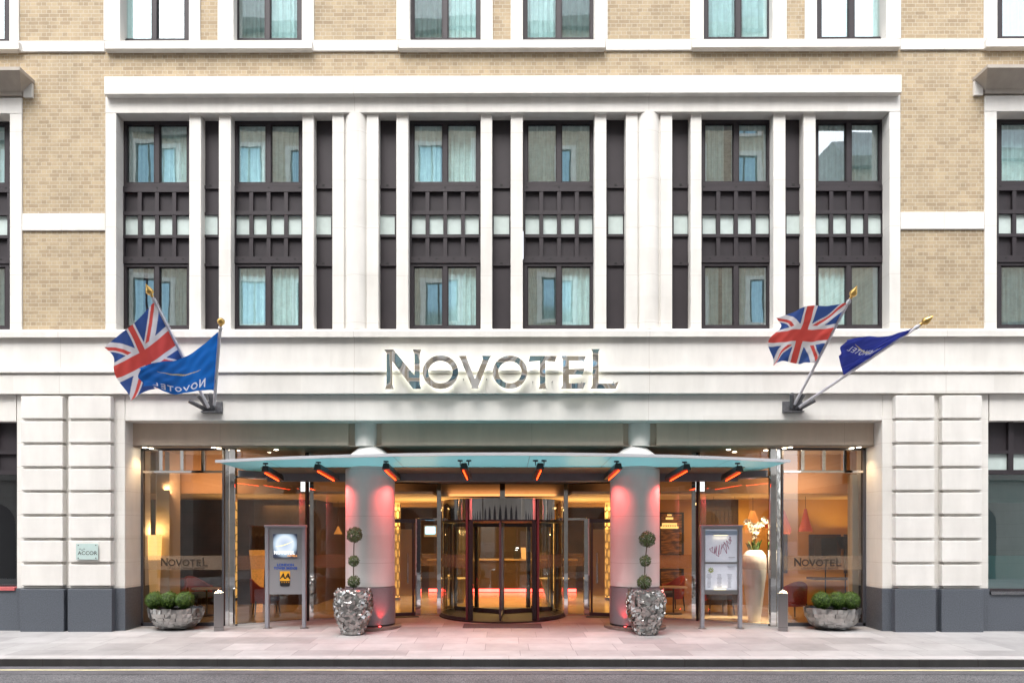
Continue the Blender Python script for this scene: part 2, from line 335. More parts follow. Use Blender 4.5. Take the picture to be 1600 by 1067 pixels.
# --- brick
b = MB(); BT = .35
b.pbox(32, 163, 359, 516, 0, BT); b.pbox(mir(163), mir(32), 359, 516, 0, BT)
b.pbox(32, 163, 118, 332, 0, BT); b.pbox(mir(163), mir(32), 118, 332, 0, BT)
b.pbox(-320, 1890, 79, 118, 0, BT)
b.pbox(-320, 32, 118, 151, 0, BT); b.pbox(mir(32), 1890, 118, 151, 0, BT)
for a, c_ in ((490, 619), (311.5, 339), (770, 798), (949.5, 1078.5), (1229, 1257.5), (1407, 1536.5), (27, 160)):
    b.pbox(a, c_, -125, 62, 0, BT)
b.pbox(-320, 1890, -420, -125, 0, BT)
b.build('brick_wall', M['brick'], H)
# --- string course, sills, surrounds (upper floor)
for a, c_ in ((487.5, 621.5), (946.5, 1080.5), (27.5, 161.5), (1406.5, 1539.5)): MB().pbox(a, c_, 62, 79, -.035, .3).build('string_course', M['stone_l'], H, bevel=.006)
openings = [(186, 294, 160, 311.5), (364, 471, 339, 490), (640, 751, 619, 770), (817, 929, 798, 949.5), (1099.5, 1207, 1078.5, 1229), (1276, 1384, 1257.5, 1407), (1557, 1665, 1536.5, 1690), (-96, 12, -121, 27)]
for a, c_ in ((162, 487), (622, 946), (1081, 1406), (1540, 1860), (-290, 27)):
    q = MB(); q.pbox(a, c_, 62, 75, -.11, .3); q.pbox(a+2, c_-2, 75.3, 79, -.05, .3); q.build('window_sill', M['stone'], H, bevel=.006)
for (o0, o1, s0, s1) in openings:
    q = MB(); q.pbox(s0, o0, -125, 61.8, -.03, .3); q.pbox(o1, s1, -125, 61.8, -.03, .3); q.pbox(o0, o1, -125, -108, -.031, .3)
    q.build('window_surround', M['stone_j'], H, bevel=.006)
def curtain_mb(x0, x1, z0, z1, y, seed):
    rd = random.Random(seed*7+1); q = MB()
    if x1-x0 < 1.6 and z1-z0 < 2 and seed % 4 == 0:          # pair of drapes with an open gap
        u0 = rd.uniform(.25, .6); u1 = u0+rd.uniform(.05, .16); q = drape(x0, x0+(x1-x0)*u0, z0, z1, y, seed); q2 = drape(x0+(x1-x0)*u1, x1, z0, z1, y, seed+1); return q.add(q2.v, q2.f)
    return drape(x0, x1, z0, z1, y, seed)
def drape(x0, x1, z0, z1, y, seed):
    rd = random.Random(seed); q = MB(); n = 200; vs = []; ph = rd.random()*6; fr = 42+rd.random()*20; gap = rd.random() < .5
    for i in range(n+1):
        u = i/n; x = x0+(x1-x0)*u; w = x*fr+1.7*math.sin(x*5+ph)
        d = .028*math.sin(w)+.012*math.sin(w*2.3+ph)
        vs += [(x, y+d, z0), (x+.008*math.sin(i), y+d*.8, z1)]
    q.add(vs, [(2*i, 2*i+2, 2*i+3, 2*i+1) for i in range(n)]); return q
def light_window(o0, o1, y0, y1, Y, top=8, bot=6, side=6, mull=7, seed=0, wide_left=0):
    """two-light casement between px limits measured at depth Y"""
    w = empty('window', (X((o0+o1)/2, Y), Y, Z(y1, Y)), parent=H)
    f = MB(); cx = (o0+o1)/2
    f.pbox(o0, o1, y0, y0+top, Y, Y+.09); f.pbox(o0, o1, y1-bot, y1, Y, Y+.09)
    f.pbox(o0, o0+side, y0+top, y1-bot, Y, Y+.09); f.pbox(o1-side, o1, y0+top, y1-bot, Y, Y+.09); f.pbox(cx-mull/2, cx+mull/2, y0+top, y1-bot, Y, Y+.09)
    for a, c_ in ((o0+side, cx-mull/2), (cx+mull/2, o1-side)):     # inner sash
        f.pbox(a, a+1.5, y0+top, y1-bot, Y+.025, Y+.08); f.pbox(c_-1.5, c_, y0+top, y1-bot, Y+.025, Y+.08)
        f.pbox(a+1.5, c_-1.5, y0+top, y0+top+1.3, Y+.025, Y+.08); f.pbox(a+1.5, c_-1.5, y1-bot-1.3, y1-bot, Y+.025, Y+.08)
    f.build('frame', M['bronze'], w, bevel=.003)
    for a, c_ in ((o0+side+1.2, cx-mull/2-1.2), (cx+mull/2+1.2, o1-side-1.2)):
        g_ = MB(); gy = Y+.055
        tx = random.uniform(-.004, .004); tz = random.uniform(-.004, .004)
        x0, x1, z0, z1 = X(a, Y), X(c_, Y), Z(y1-bot-1, Y), Z(y0+top+1, Y)
        g_.add([(x0, gy-tx-tz, z0), (x1, gy+tx-tz, z0), (x1, gy+tx+tz, z1), (x0, gy-tx+tz, z1)], [(0, 1, 2, 3)]); g_.build('pane', M['glass_w'], w)
    curtain_mb(X(o0+3, Y), X(o1-3, Y), Z(y1-2, Y), Z(y0+3, Y), Y+.12, seed).build('curtain', M['curtain'], w, smooth=True)
    r = MB(); r.box(X(o0-2, Y), X(o1+2, Y), Y+1.6, Y+1.62, Z(y1, Y)-.2, Z(y0, Y)+.1)
    r.box(X(o0-2, Y)-.02, X(o0-2, Y), Y+.1, Y+1.6, Z(y1, Y)-.2, Z(y0, Y)+.1); r.box(X(o1+2, Y), X(o1+2, Y)+.02, Y+.1, Y+1.6, Z(y1, Y)-.2, Z(y0, Y)+.1)
    r.box(X(o0-2, Y), X(o1+2, Y), Y+.1, Y+1.6, Z(y0, Y)+.1, Z(y0, Y)+.12); r.box(X(o0-2, Y), X(o1+2, Y), Y+.1, Y+1.6, Z(y1, Y)-.22, Z(y1, Y)-.2)
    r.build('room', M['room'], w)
    return w
for i, (o0, o1, s0, s1) in enumerate(openings):
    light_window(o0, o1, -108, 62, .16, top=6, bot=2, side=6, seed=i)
# --- the big framed bay
q = MB(); q.pbox(161, 1408, 118, 146, -.15, .3); q.build('cornice', M['stone_l'], H, bevel=.008)
q = MB(); q.pbox(163, 1406, 149.5, 175.5, -.03, .3); q.pbox(165, 1404, 146.3, 149.3, -.06, .3); q.build('bay_lintel', M['stone_l'], H, bevel=.006)
q = MB(); q.pbox(163, 180, 175.8, 515, -.03, .35); q.build('bay_jamb', M['stone_j'], H, bevel=.006)
q = MB(); q.pbox(1389, 1406, 175.8, 515, -.03, .35); q.build('bay_jamb', M['stone_j'], H, bevel=.006)
for a, c_ in ((32.3, 162.7), (mir(162.7), mir(32.3))):
    q = MB(); q.pbox(a, c_, 332, 359, -.03, .3); q.build('string_course', M['stone_l'], H, bevel=.006)
def pier(a, c_, y0=.04, y1=.34):
    q = MB(); q.pbox(a, c_, 176, 515, y0, y1); q.build('mullion_pier', M['stone_j'], H, bevel=.008)
for a, c_ in ((294.5, 313), (341, 360), (472, 490), (619, 638), (751, 769), (798, 817), (929, 947.5), (1079, 1096), (1208, 1227), (1255, 1274)):
    pier(a, c_)
for cx in (555, 1014):
    q = MB(); q.pbox(cx-36, cx-18, 176, 515, .02, .34); q.pbox(cx+18, cx+36, 176, 515, .02, .34); q.pbox(cx-19, cx+19, 176, 515, .06, .34)
    q.lathe([(.262, Z(515)), (.262, Z(176))], X(cx), .215, 40); q.pbox(cx-.4, cx+.4, 178, 514, -.0475, .1)
    q.build('round_pier', M['stone_j'], H, smooth=True)
YW = .24
def spandrel(o0, o1, slot=False, ncol=4):
    """bronze grid between the two windows: px limits at depth YW"""
    w = empty('spandrel_panel', (X((o0+o1)/2, YW), YW, Z(411, YW)), parent=H)
    f = MB(); Y = YW
    if slot:
        f.pbox(o0, o1, 184, 289, Y, Y+.05); f.pbox(o0, o1, 289, 294, Y-.035, Y+.05); f.pbox(o0, o1, 294, 331, Y, Y+.05); f.pbox(o0, o1, 331, 335, Y-.03, Y+.05)
        f.pbox(o0, o1, 366, 370, Y-.03, Y+.05); f.pbox(o0, o1, 370, 411, Y, Y+.05); f.pbox(o0, o1, 411, 415, Y-.035, Y+.05); f.pbox(o0, o1, 415, 515, Y, Y+.05)
        f.pbox(o0, o0+3, 184, 515, Y-.012, Y+.06)
        f.pbox(o0, o0+3.5, 335, 366, Y-.02, Y+.05); f.pbox(o1-3.5, o1, 335, 366, Y-.02, Y+.05)
    else:
        f.pbox(o0, o1, 290, 299, Y-.02, Y+.06); f.pbox(o0, o1, 329, 335, Y-.02, Y+.06); f.pbox(o0, o1, 366, 371, Y-.02, Y+.06); f.pbox(o0, o1, 400, 410.5, Y-.02, Y+.06)
        st = (o1-o0)/ncol
        for i in range(ncol+1):
            c = o0+st*i; a, d = max(o0, c-3), min(o1, c+3)
            f.pbox(a, d, 299, 329, Y-.014, Y+.06); f.pbox(a, d, 335, 366, Y-.014, Y+.06); f.pbox(a, d, 371, 400, Y-.014, Y+.06)
    f.mi = 1
    if slot: f.pbox((o0+o1)/2-2, (o0+o1)/2+2, 287.5, 290.5, Y-.04, Y); f.pbox((o0+o1)/2-2, (o0+o1)/2+2, 410, 412.5, Y-.04, Y)
    else:
        for u in (.05, .5, .95): f.pbox(o0+(o1-o0)*u-1.6, o0+(o1-o0)*u+1.6, 291.3, 293.3, Y-.023, Y)
        for u in (.13, .38, .62, .88): f.pbox(o0+(o1-o0)*u-1.6, o0+(o1-o0)*u+1.6, 403, 405, Y-.023, Y)
    f.build('frame', [M['bronze'], M['slot']], w)
    if not slot:
        p = MB(); p.pbox(o0, o1, 297, 331, Y+.04, Y+.055); p.pbox(o0, o1, 369, 402, Y+.04, Y+.055); p.build('metal_panel', M['bronze2'], w)
    p = MB(); p.pbox(o0+(3.5 if slot else 0), o1-(3.5 if slot else 0), 334, 367, Y+.035 if not slot else Y-.003, Y+.056); p.build('frosted_pane', M['frost'], w)
wins = [(190, 298), (364.5, 473.5), (640, 751), (818, 929), (1094.5, 1205), (1271, 1380)]
for j, (o0, o1) in enumerate(wins + [(1556, 1665), (-96, 12)]):
    light_window(o0, o1, 184, 290, YW, top=9, bot=5, seed=20+j); spandrel(o0, o1)
    light_window(o0, o1, 411, 515, YW, top=5, bot=6, seed=40+j)
for o0, o1 in ((313, 342.5), (489, 520.5), (590, 620), (768, 799), (947, 977), (1049, 1078), (1225, 1254)):
    spandrel(o0, o1, slot=True)
# --- outer bays
for sgn in (0, 1):
    m_ = (lambda p: p) if sgn == 0 else mir
    q = MB(); q.pbox(m_(13), m_(31.8), 176, 515, -.03, .35); q.pbox(m_(-120), m_(-97), 176, 515, -.03, .35); q.build('bay_jamb', M['stone_j'], H, bevel=.006)
    q = MB(); q.pbox(m_(-320), m_(31.8), 151, 175.7, -.03, .35); q.build('bay_lintel', M['stone_l'], H, bevel=.006)
    q = MB(); q.pbox(m_(-320), m_(-121), 176, 515, 0, .35); q.build('brick_wall', M['brick'], H)
    # projecting hood with sloping underside
    sx = -1 if sgn == 0 else 1
    x_in, x_lo = 9.40, 9.62; zt, zm, zb = Z(124), Z(129), Z(149); pr = .40
    v = [(x_in, 0, zt), (x_in+.02, -pr, zt-.0), (13.6, -pr, zt), (13.6, 0, zt), (x_in, 0, zm), (x_in+.02, -pr, zm), (13.6, -pr, zm), (13.6, 0, zm),
         (x_lo, 0, zb+.05), (x_lo, -.07, zb+.05), (13.4, -.07, zb+.05), (13.4, 0, zb+.05), (x_lo, 0, zb-.02), (x_lo, -.07, zb-.02), (13.4, -.07, zb-.02), (13.4, 0, zb-.02)]
    fs = [(0, 1, 2, 3)]
    for L0 in (0, 4, 8): fs += [(L0, L0+4, L0+5, L0+1), (L0+1, L0+5, L0+6, L0+2), (L0+2, L0+6, L0+7, L0+3)]
    fs.append((12, 15, 14, 13))
    q = MB(); q.add([(sx*a+(-.01 if sgn == 0 else .01), b_, c_) for a, b_, c_ in v], fs); q.build('window_hood', M['stone_dim'], H)
    q = MB(); q.pbox(m_(34.5), m_(48), 128, 150, -.05, .1); q.build('hood_bracket', M['stone'], H)
# --- ledge, frieze, fascia
prof = [(-.05, Z(527)+.03), (-.15, Z(527)+.0), (-.15, Z(517)), (0.3, Z(514)), (.3, Z(527))]
def extr(prof, x0, x1, name, m, **kw):
    q = MB(); q.prism(prof, 'x', x0, x1); return q.build(name, m, H, **kw)
XL, XR = -14.2, 14.4
extr([(-.13, Z(526.5, -.13)), (-.13, Z(516.5, -.13)), (.0, Z(515)+.012), (.4, Z(515)+.012), (.4, Z(526.5)), (-.05, Z(526.5))], XL, XR, 'ledge', M['stone_l'], bevel=.005)
extr([(-.05, Z(526.6)), (.4, Z(526.6)), (.4, Z(616)), (-.09, Z(616)), (-.09, Z(587)), (-.05, Z(586)), (-.05, Z(584.5)), (-.125, Z(583.5)), (-.125, Z(580.5)), (-.05, Z(579))], XL, XR, 'frieze', M['stone_l'], bevel=.004)
# --- lintel over entrance
q = MB(); q.box(-7.588, 7.608, 0.0, .36, Z(657), Z(616.2)); q.build('entrance_lintel', M['stone_l'], H, bevel=.01)
xn = 2.82
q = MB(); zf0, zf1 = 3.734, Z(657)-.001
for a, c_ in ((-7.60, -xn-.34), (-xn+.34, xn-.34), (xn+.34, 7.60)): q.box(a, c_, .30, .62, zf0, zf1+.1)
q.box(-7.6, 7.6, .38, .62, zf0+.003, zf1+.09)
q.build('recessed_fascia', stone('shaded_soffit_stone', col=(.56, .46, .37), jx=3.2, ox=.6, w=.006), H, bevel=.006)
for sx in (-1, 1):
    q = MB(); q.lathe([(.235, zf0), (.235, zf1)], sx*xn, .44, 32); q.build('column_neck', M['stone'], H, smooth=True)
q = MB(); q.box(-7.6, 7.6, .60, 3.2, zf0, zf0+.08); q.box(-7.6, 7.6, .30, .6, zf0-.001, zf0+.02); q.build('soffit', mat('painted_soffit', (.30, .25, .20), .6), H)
# --- piers at ground level
M['rus'] = stone('rusticated_stone', (.73, .71, .68))
def ground_pier(sx):
    xi, xo = 7.59, 9.77
    if sx > 0: xi, xo = 7.61, 9.73
    q = MB(); q.prism([(sx*xo, 0), (sx*xi, 0), (sx*(xi+.0), 1.0), (sx*xo, 1.0)], 'z', Z(919), Z(616.3)); q.build('entrance_pier', M['stone_p'], H, bevel=.012, seg=2)
    q = MB(); q.prism([(sx*(xo+.012), -.018), (sx*(xi-.014), -.018), (sx*(xi-.014), 1.01), (sx*(xo+.012), 1.01)], 'z', -.2, Z(919)); q.build('granite_plinth', M['granite'], H, bevel=.006)
    spans = [(30.5, 96), (105, 171.5)] if sx < 0 else [(1398.5, 1459), (1471, 1533)]
    for a, c_ in spans:
        q = MB(); q.pbox(a+2, c_-2, 617, 919, -.055, .1); q.pbox(a+3, c_-3, 916.6, 919, -.09, .1)
        for i in range(8):
            t0 = 620+i*37.4 if i else 618.5
            q.pbox(a, c_, t0, 620+i*37.4+33.0, -.13, .02)
        q.build('rusticated_pilaster', M['rus'], H, bevel=.01, seg=2)
        q = MB(); q.box(X(a-1, -.14), X(c_+2, -.14), -.145, .02, -.2, Z(919)-.002); q.build('granite_plinth', M['granite'], H, bevel=.006)
ground_pier(-1); ground_pier(1)
# --- outer ground windows
def outer_window(sx, y_sill):
    x0 = (X(23) if sx < 0 else X(1544.5)); x1 = x0 + sx*2.6
    w = empty('window', ((x0+x1)/2, .15, Z(y_sill)), parent=H)
    q = MB(); q.box(x0, x0+sx*4.6, 0, .4, Z(657.5), Z(616.4)); q.box(x1, x1+sx*2, 0, .4, -.2, Z(657.6)); q.build('outer_wall', M['stone_l'], H)
    q = MB(); q.box(x0-sx*.05, x1, -.02, .4, -.2, Z(y_sill+5)); q.build('granite_plinth', M['granite'], H)
    q = MB(); q.box(x0, x1, -.05, .2, Z(y_sill+5)+.001, Z(y_sill)); q.build('sill', M['chrome'] if sx > 0 else mat('red_sill', (.5, .12, .12), .4), w)
    f = MB(); Y = .14; zt = Z(657.5); z1, z2, z3 = Z(696), Z(706), Z(737)
    f.box(x0, x1, Y, Y+.1, z2-.02, z2+.05)
    f.box(x0, x1, Y, Y+.1, Z(740), Z(733)); f.box(x0, x0+sx*.05, Y, Y+.1, Z(y_sill), zt); f.box(x1-sx*.05, x1, Y, Y+.1, Z(y_sill), zt)
    for i in range(1, 6): f.box(x0+sx*(.1+.43*i)-.05, x0+sx*(.1+.43*i)+.05, Y-.004, Y+.1, Z(735), zt)
    f.box(x0, x1, Y, Y+.1, Z(y_sill), Z(y_sill-3))
    f.box(x0, x1, Y+.05, Y+.09, z2+.03, zt)
    f.build('frame', M['bronze'], w)
    p = MB(); p.box(x0, x1, Y+.05, Y+.06, Z(740), z2); p.build('frosted_pane', M['frost'] if sx > 0 else M['bronze2'], w)
    p = MB(); p.add([(x0, Y+.05, Z(y_sill-3)), (x1, Y+.05, Z(y_sill-3)), (x1, Y+.05, Z(738)), (x0, Y+.05, Z(738))], [(0, 1, 2, 3)]); p.build('pane', M['glass_w'] if sx > 0 else M['glass_s'], w)
    r = MB(); r.box(x0-sx*.3, x1+sx*.3, 2.8, 2.85, -.1, 3.6); r.box(x0-sx*.3, x1+sx*.3, .3, 2.8, 3.45, 3.5); r.box(x0-sx*.3, x1+sx*.3, .3, 2.8, .0, .05)
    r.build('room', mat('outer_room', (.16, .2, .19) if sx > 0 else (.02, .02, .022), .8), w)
    if sx > 0:
        p = MB(); p.box(x0, x1, Y+.12, Y+.125, Z(920), Z(868)); p.build('blind', frosted('pale_teal_film', (.45, .68, .66), .75), w)
        p = MB(); p.box(x0, x1, Y+.3, Y+.31, Z(784), Z(738)); p.build('roller_blind', mat('teal_blind', (.25, .38, .37), .8), w)
outer_window(-1, 917); outer_window(1, 923)

# ------------------------------------------------------------------ columns
for i, sx in enumerate((-1, 1)):
    cx, cy, r = sx*2.75, .50, .505
    col = empty('column', (cx, cy, 0), parent=H)
    zb = Z(917, 0)
    prof = [(r, zb), (r, 3.42)]
    for k_ in range(9):
        a = k_/8*math.pi/2; prof.append((r-.27*math.sin(a)**1.0*(k_/8), 3.42+.31*(k_/8)))
    q = MB(); q.lathe(prof, cx, cy, 64); q.build('shaft', M['column'], col, smooth=True)
    q = MB(); q.lathe([(r-.012, zb-.02), (r-.012, zb)], cx, cy, 64); q.lathe([(r+.012, .10), (r+.012, zb-.02)], cx, cy, 64); q.build('base', mat('column_base_granite', (.17, .165, .18), .4, var=.15, scale=80), col, smooth=True)
    q = MB(); q.lathe([(r+.005, .0), (r+.005, .10)], cx, cy, 64); q.build('shadow_gap', M['black'], col)
    q = MB(); q.lathe([(r+.13, -.03), (r+.13, .055), (r+.11, .066), (r-.05, .066)], cx, cy, 64); q.build('base_ring', mat('bronze_ring', (.22, .17, .15), .4, metal=.6), col, smooth=True)
# red uplights set in the ring
def lamp(name, kind, loc, rot, power, col, parent=None, size=.1, size_y=None, spot=60, blend=.6):
    d = bpy.data.lights.new(name, kind); d.energy = power; d.color = col
    if kind == 'AREA':
        d.size = size
        if size_y: d.shape = 'RECTANGLE'; d.size_y = size_y
    elif kind == 'SPOT': d.spot_size = R(spot); d.spot_blend = blend; d.shadow_soft_size = size
    else: d.shadow_soft_size = size
    o = bpy.data.objects.new(name, d); C.objects.link(o); o.rotation_euler = rot
    if parent is not None: o.parent = parent; o.location = Vector(loc)-ORG[parent]
    else: o.location = loc
    return o
M['red_led'] = emis('red_led_lens', (1, .03, .03), 22)
for nm, cx, ang in (('on the inner side of the left column base', -2.75, -60), ('on the inner side of the right column base', 2.75, -120), ('on the outer side of the right column base, behind the planter', 2.75, -52)):
    a = R(ang); lx, ly = cx+.575*math.cos(a), .5+.575*math.sin(a)
    t = empty('ground_spotlight', (lx, ly, .06), 'small red uplighter '+nm, 'uplight', 'red uplighters around the column bases')
    q = MB(); q.lathe([(.028, .064), (.028, .078), (.02, .08)], lx, ly, 16); q.build('housing', M['black'], t)
    q = MB(); q.lathe([(.019, .0805), (.019, .083)], lx, ly, 16); q.build('lens', M['red_led'], t)
    lamp('lamp', 'SPOT', (lx+.06*math.cos(a), ly+.06*math.sin(a), .1), (R(10)*math.sin(a)*-1*-1, -R(10)*math.cos(a)*1, 0) if False else (math.pi-R(14)*math.sin(a)*-1, R(14)*math.cos(a)*-1*-1, 0), 14, (1, .03, .03), t, size=.02, spot=70)

# ------------------------------------------------------------------ shopfront
FZ = .05                                     # finished floor at the glass
def chrome_post(mb, x, y, w, d, z0, z1, a=0): mb.rbox((x, y, (z0+z1)/2), w, d, z1-z0, a)
band0, band1 = Z(890, .6), Z(868, .6)
ZT0, ZT1 = 3.20, 3.25
polyL = [(-5.58, .64), (-4.32, 1.45), (-2.35, 2.25), (-1.47, 2.5)]
for sx in (-1, 1):
    # flat side bay
    sf = empty('shopfront', (sx*6.6, .62, FZ), parent=H)
    xa, xb = sx*7.60, sx*5.84
    f = MB(); f.box(xa, xa-sx*.06, .60, .68, FZ-.03, 3.73); f.box(xb, xb+sx*.04, .60, .68, FZ-.03, 3.73); f.box(xa, xb, .60, .68, 3.69, 3.733); f.box(xa, xb, .60, .68, FZ-.04, FZ+.03)
    f.build('frame', M['dark'], sf)
    f = MB(); f.box(xa-sx*.06, xb+sx*.04, .585, .69, 3.215, 3.265)
    for k_ in (1, 2, 3):
        x = xa+(xb-xa)*k_/4; f.box(x-.035, x+.035, .585, .69, 3.265, 3.69)
    f.build('transom', M['mirror'], sf, bevel=.004)
    p = MB(); p.add([(xa, .64, FZ), (xb, .64, FZ), (xb, .641, 3.22), (xa, .641, 3.22)], [(0, 1, 2, 3)]); p.build('pane', M['glass_s'], sf)
    p = MB(); p.add([(xa, .64, 3.26), (xb, .64, 3.26), (xb, .643, 3.7), (xa, .643, 3.7)], [(0, 1, 2, 3)]); p.build('top_pane', M['glass_s'], sf)
    p = MB(); p.add([(xa-sx*.06, .636, band0), (xb+sx*.04, .636, band0), (xb+sx*.04, .636, band1), (xa-sx*.06, .636, band1)], [(0, 1, 2, 3)]); p.build('frosted_band', M['frosted'], sf)
    # curved run of glass
    cf = empty('shopfront', (sx*3.5, 1.6, FZ), parent=H)
    pts = [(sx*abs(x), y) for x, y in polyL]
    f = MB(); f.mi = 0
    chrome_post(f, sx*5.65, .61, .125, .13, FZ-.04, 3.73); cf_ = MB(); chrome_post(cf_, sx*5.765, .62, .075, .1, FZ-.04, 3.73); cf_.build('side_post', M['chrome'], cf)
    f.build('steel_post', M['mirror'], cf, bevel=.006)
    f = MB(); chrome_post(f, sx*4.335, 1.44, .05, .12, FZ-.04, 3.73, -sx*.6); f.build('dark_post', M['black'], cf)
    f = MB(); chrome_post(f, sx*4.25, 1.46, .085, .12, FZ-.04, 3.73, -sx*.4); f.build('steel_post', M['mirror'], cf)
    f = MB(); chrome_post(f, sx*1.50, 2.5, .10, .14, FZ-.04, 3.15); chrome_post(f, sx*1.83, 2.40, .15, .10, FZ-.04, 3.15) if False else None
    f.build('steel_post', M['mirror'], cf, bevel=.004)
    for (a, c_) in zip(pts[:-1], pts[1:]):
        last = (c_ == pts[-1])
        z1 = 3.73
        if not last:
            p = MB(); p.add([(a[0], a[1], FZ), (c_[0], c_[1], FZ), (c_[0], c_[1], z1), (a[0], a[1], z1)], [(0, 1, 2, 3)]) if a != pts[1] else p.add([(a[0], a[1], FZ), (sx*3.15, 1.925, FZ), (sx*3.15, 1.925, z1), (a[0], a[1], z1)], [(0, 1, 2, 3)])
            p.build('pane', M['glass_s'], cf)
            e = c_ if a != pts[1] else (sx*3.15, 1.925)
            p = MB(); p.add([(a[0], a[1]-.004, band0), (e[0], e[1]-.004, band0), (e[0], e[1]-.004, band1), (a[0], a[1]-.004, band1)], [(0, 1, 2, 3)]); p.build('frosted_band', M['frosted'], cf)
        MB().seg(a, c_, .07, .05, FZ-.045).build('bottom_rail', M['mirror'], cf); MB().seg(a, c_, .09, .05, 3.11).build('top_rail', M['mirror'], cf)
    # fixed pane between side door and revolving door, door with chrome jamb
    dr = empty('side_door', (sx*2.6, 2.2, FZ), parent=H)
    jx, jy = sx*1.98, 2.37
    f = MB(); chrome_post(f, jx, jy, .13, .12, FZ-.04, 2.30); f.seg((sx*1.5, 2.49), (jx, jy), .06, .06, 2.26); f.build('jamb', M['mirror'], dr, bevel=.004)
    f = MB(); f.seg((sx*3.15, 1.92), (sx*2.05, 2.32), .06, .09, 2.2); f.seg((sx*3.15, 1.92), (sx*2.05, 2.32), .06, .09, FZ-.03); chrome_post(f, sx*2.09, 2.31, .045, .06, FZ, 2.25); chrome_post(f, sx*3.13, 1.93, .045, .06, FZ, 2.25)
    f.build('frame', M['dark'], dr)
    p = MB(); p.add([(sx*3.13, 1.93, FZ), (sx*2.09, 2.31, FZ), (sx*2.09, 2.31, 2.22), (sx*3.13, 1.93, 2.22)], [(0, 1, 2, 3)]); p.build('pane', M['glass_d'], dr)
    p = MB(); p.add([(sx*3.10, 1.935, FZ+.45), (sx*2.12, 2.295, FZ+.45), (sx*2.12, 2.295, 2.05), (sx*3.10, 1.935, 2.05)], [(0, 1, 2, 3)]); p.build('frosted_film', frosted('door_film', (.50, .46, .38), .55), dr)
    p = MB(); p.add([(jx, jy, FZ), (sx*1.5, 2.49, FZ), (sx*1.5, 2.49, 2.25), (jx, jy, 2.25)], [(0, 1, 2, 3)]); p.add([(sx*3.15, 1.925, 2.3), (sx*1.5, 2.49, 2.3), (sx*1.5, 2.49, 3.1), (sx*3.15, 1.925, 3.1)], [(0, 1, 2, 3)]); p.build('side_light', M['glass_d'], dr)
    p = MB(); p.add([(jx, jy-.006, band0), (sx*1.5, 2.484, band0), (sx*1.5, 2.484, band1), (jx, jy-.006, band1)], [(0, 1, 2, 3)]); p.build('frosted_band', M['frosted'], dr)
    h = MB(); h.tube((sx*2.2, 2.17, .8), (sx*2.2, 2.17, 1.5), .016); h.tube((sx*2.2, 2.17, .85), (sx*2.2, 2.28, .85), .01); h.tube((sx*2.2, 2.17, 1.45), (sx*2.2, 2.28, 1.45), .01); h.build('handle', M['chrome'], dr)
    h = MB(); h.seg((sx*3.2, 1.78), (sx*1.95, 2.12), .28, .012, FZ-.022); h.build('threshold_mat', M['black'], dr)

# head glazing over the revolving door
hz = empty('head_glazing', (0, 2.5, 2.7), parent=H)
q = MB(); q.add([(-1.47, 2.5, 2.5), (1.47, 2.5, 2.5), (1.47, 2.5, 3.12), (-1.47, 2.5, 3.12)], [(0, 1, 2, 3)]); q.build('pane', M['glass_d'], hz)
q = MB(); q.box(-1.5, 1.5, 2.44, 2.54, 3.115, 3.165); q.box(-.06, .06, 2.42, 2.54, 2.70, 3.115); q.build('rail', M['mirror'], hz)
q = MB(); q.box(-1.5, 1.5, 2.46, 2.54, 3.17, 3.733); q.build('head_panel', M['dark'], hz)

# revolving door
RV = empty('revolving_door', (0, 2.5, FZ), parent=H)
RR = 1.44; dcx, dcy = 0, 2.5
zd0, zd1 = 2.25, 2.715
q = MB(); q.lathe([(RR-.02, zd0), (RR, zd0), (RR, zd1), (RR-.02, zd1)], dcx, dcy, 96); q.build('drum_fascia', mat('drum_mirror', (.60, .58, .56), .04, metal=1, bump=.03, bscale=5), RV, smooth=True)
q = MB(); q.lathe([(0.001, zd0-.035), (RR-.01, zd0-.035), (RR-.01, zd0+.002), (0.001, zd0+.002)], dcx, dcy, 64); q.build('drum_ceiling', M['black'], RV)
q = MB(); q.lathe([(0.001, zd1-.002), (RR-.01, zd1-.002)], dcx, dcy, 64); q.build('drum_top', M['dark'], RV)
q = MB(); q.lathe([(RR+.06, -.01), (RR+.06, FZ-.003), (RR-.02, FZ+.001), (0.001, FZ+.001)], dcx, dcy, 96); q.build('floor_plate', mat('door_floor_mat', (.02, .018, .018), .7, var=.2, scale=40), RV)
gap = math.asin(.72/RR)
for sgn in (-1, 1):
    a0 = -math.pi/2+gap if sgn > 0 else math.pi/2+gap
    a1 = math.pi/2-gap if sgn > 0 else 3*math.pi/2-gap
    q = MB(); q.lathe([(RR-.01, FZ), (RR-.01, zd0-.03)], dcx, dcy, 40, a0, a1); q.build('curved_glass', M['glass_d'], RV, smooth=True)
    q = MB(); q.lathe([(RR-.004, band0), (RR-.004, band1)], dcx, dcy, 40, a0, a1); q.build('frosted_band', M['frosted'], RV, smooth=True)
    q = MB(); q.lathe([(RR-.03, FZ), (RR+.015, FZ), (RR+.015, FZ+.06), (RR-.03, FZ+.06)], dcx, dcy, 40, a0, a1); q.build('curved_rail', M['dark'], RV, smooth=True)
    px_, py_ = sgn*.72, 2.5-math.sqrt(RR**2-.72**2)
    q = MB(); q.rbox((sgn*.705, py_, (FZ+zd0-.03)/2), .10, .09, zd0-.03-FZ, -sgn*.3); q.build('front_post', M['black'], RV, bevel=.004)
    q = MB(); q.rbox((sgn*.782, py_+.01, (FZ+zd1)/2), .045, .05, zd1-FZ, -sgn*.3); q.build('post_cover', mat('maroon_strip', (.16, .05, .065), .35), RV, bevel=.004)
    q = MB(); q.rbox((sgn*.66, 2.5+1.27, (FZ+zd0)/2), .09, .09, zd0-.03-FZ, sgn*.3); q.build('rear_post', M['dark'], RV)
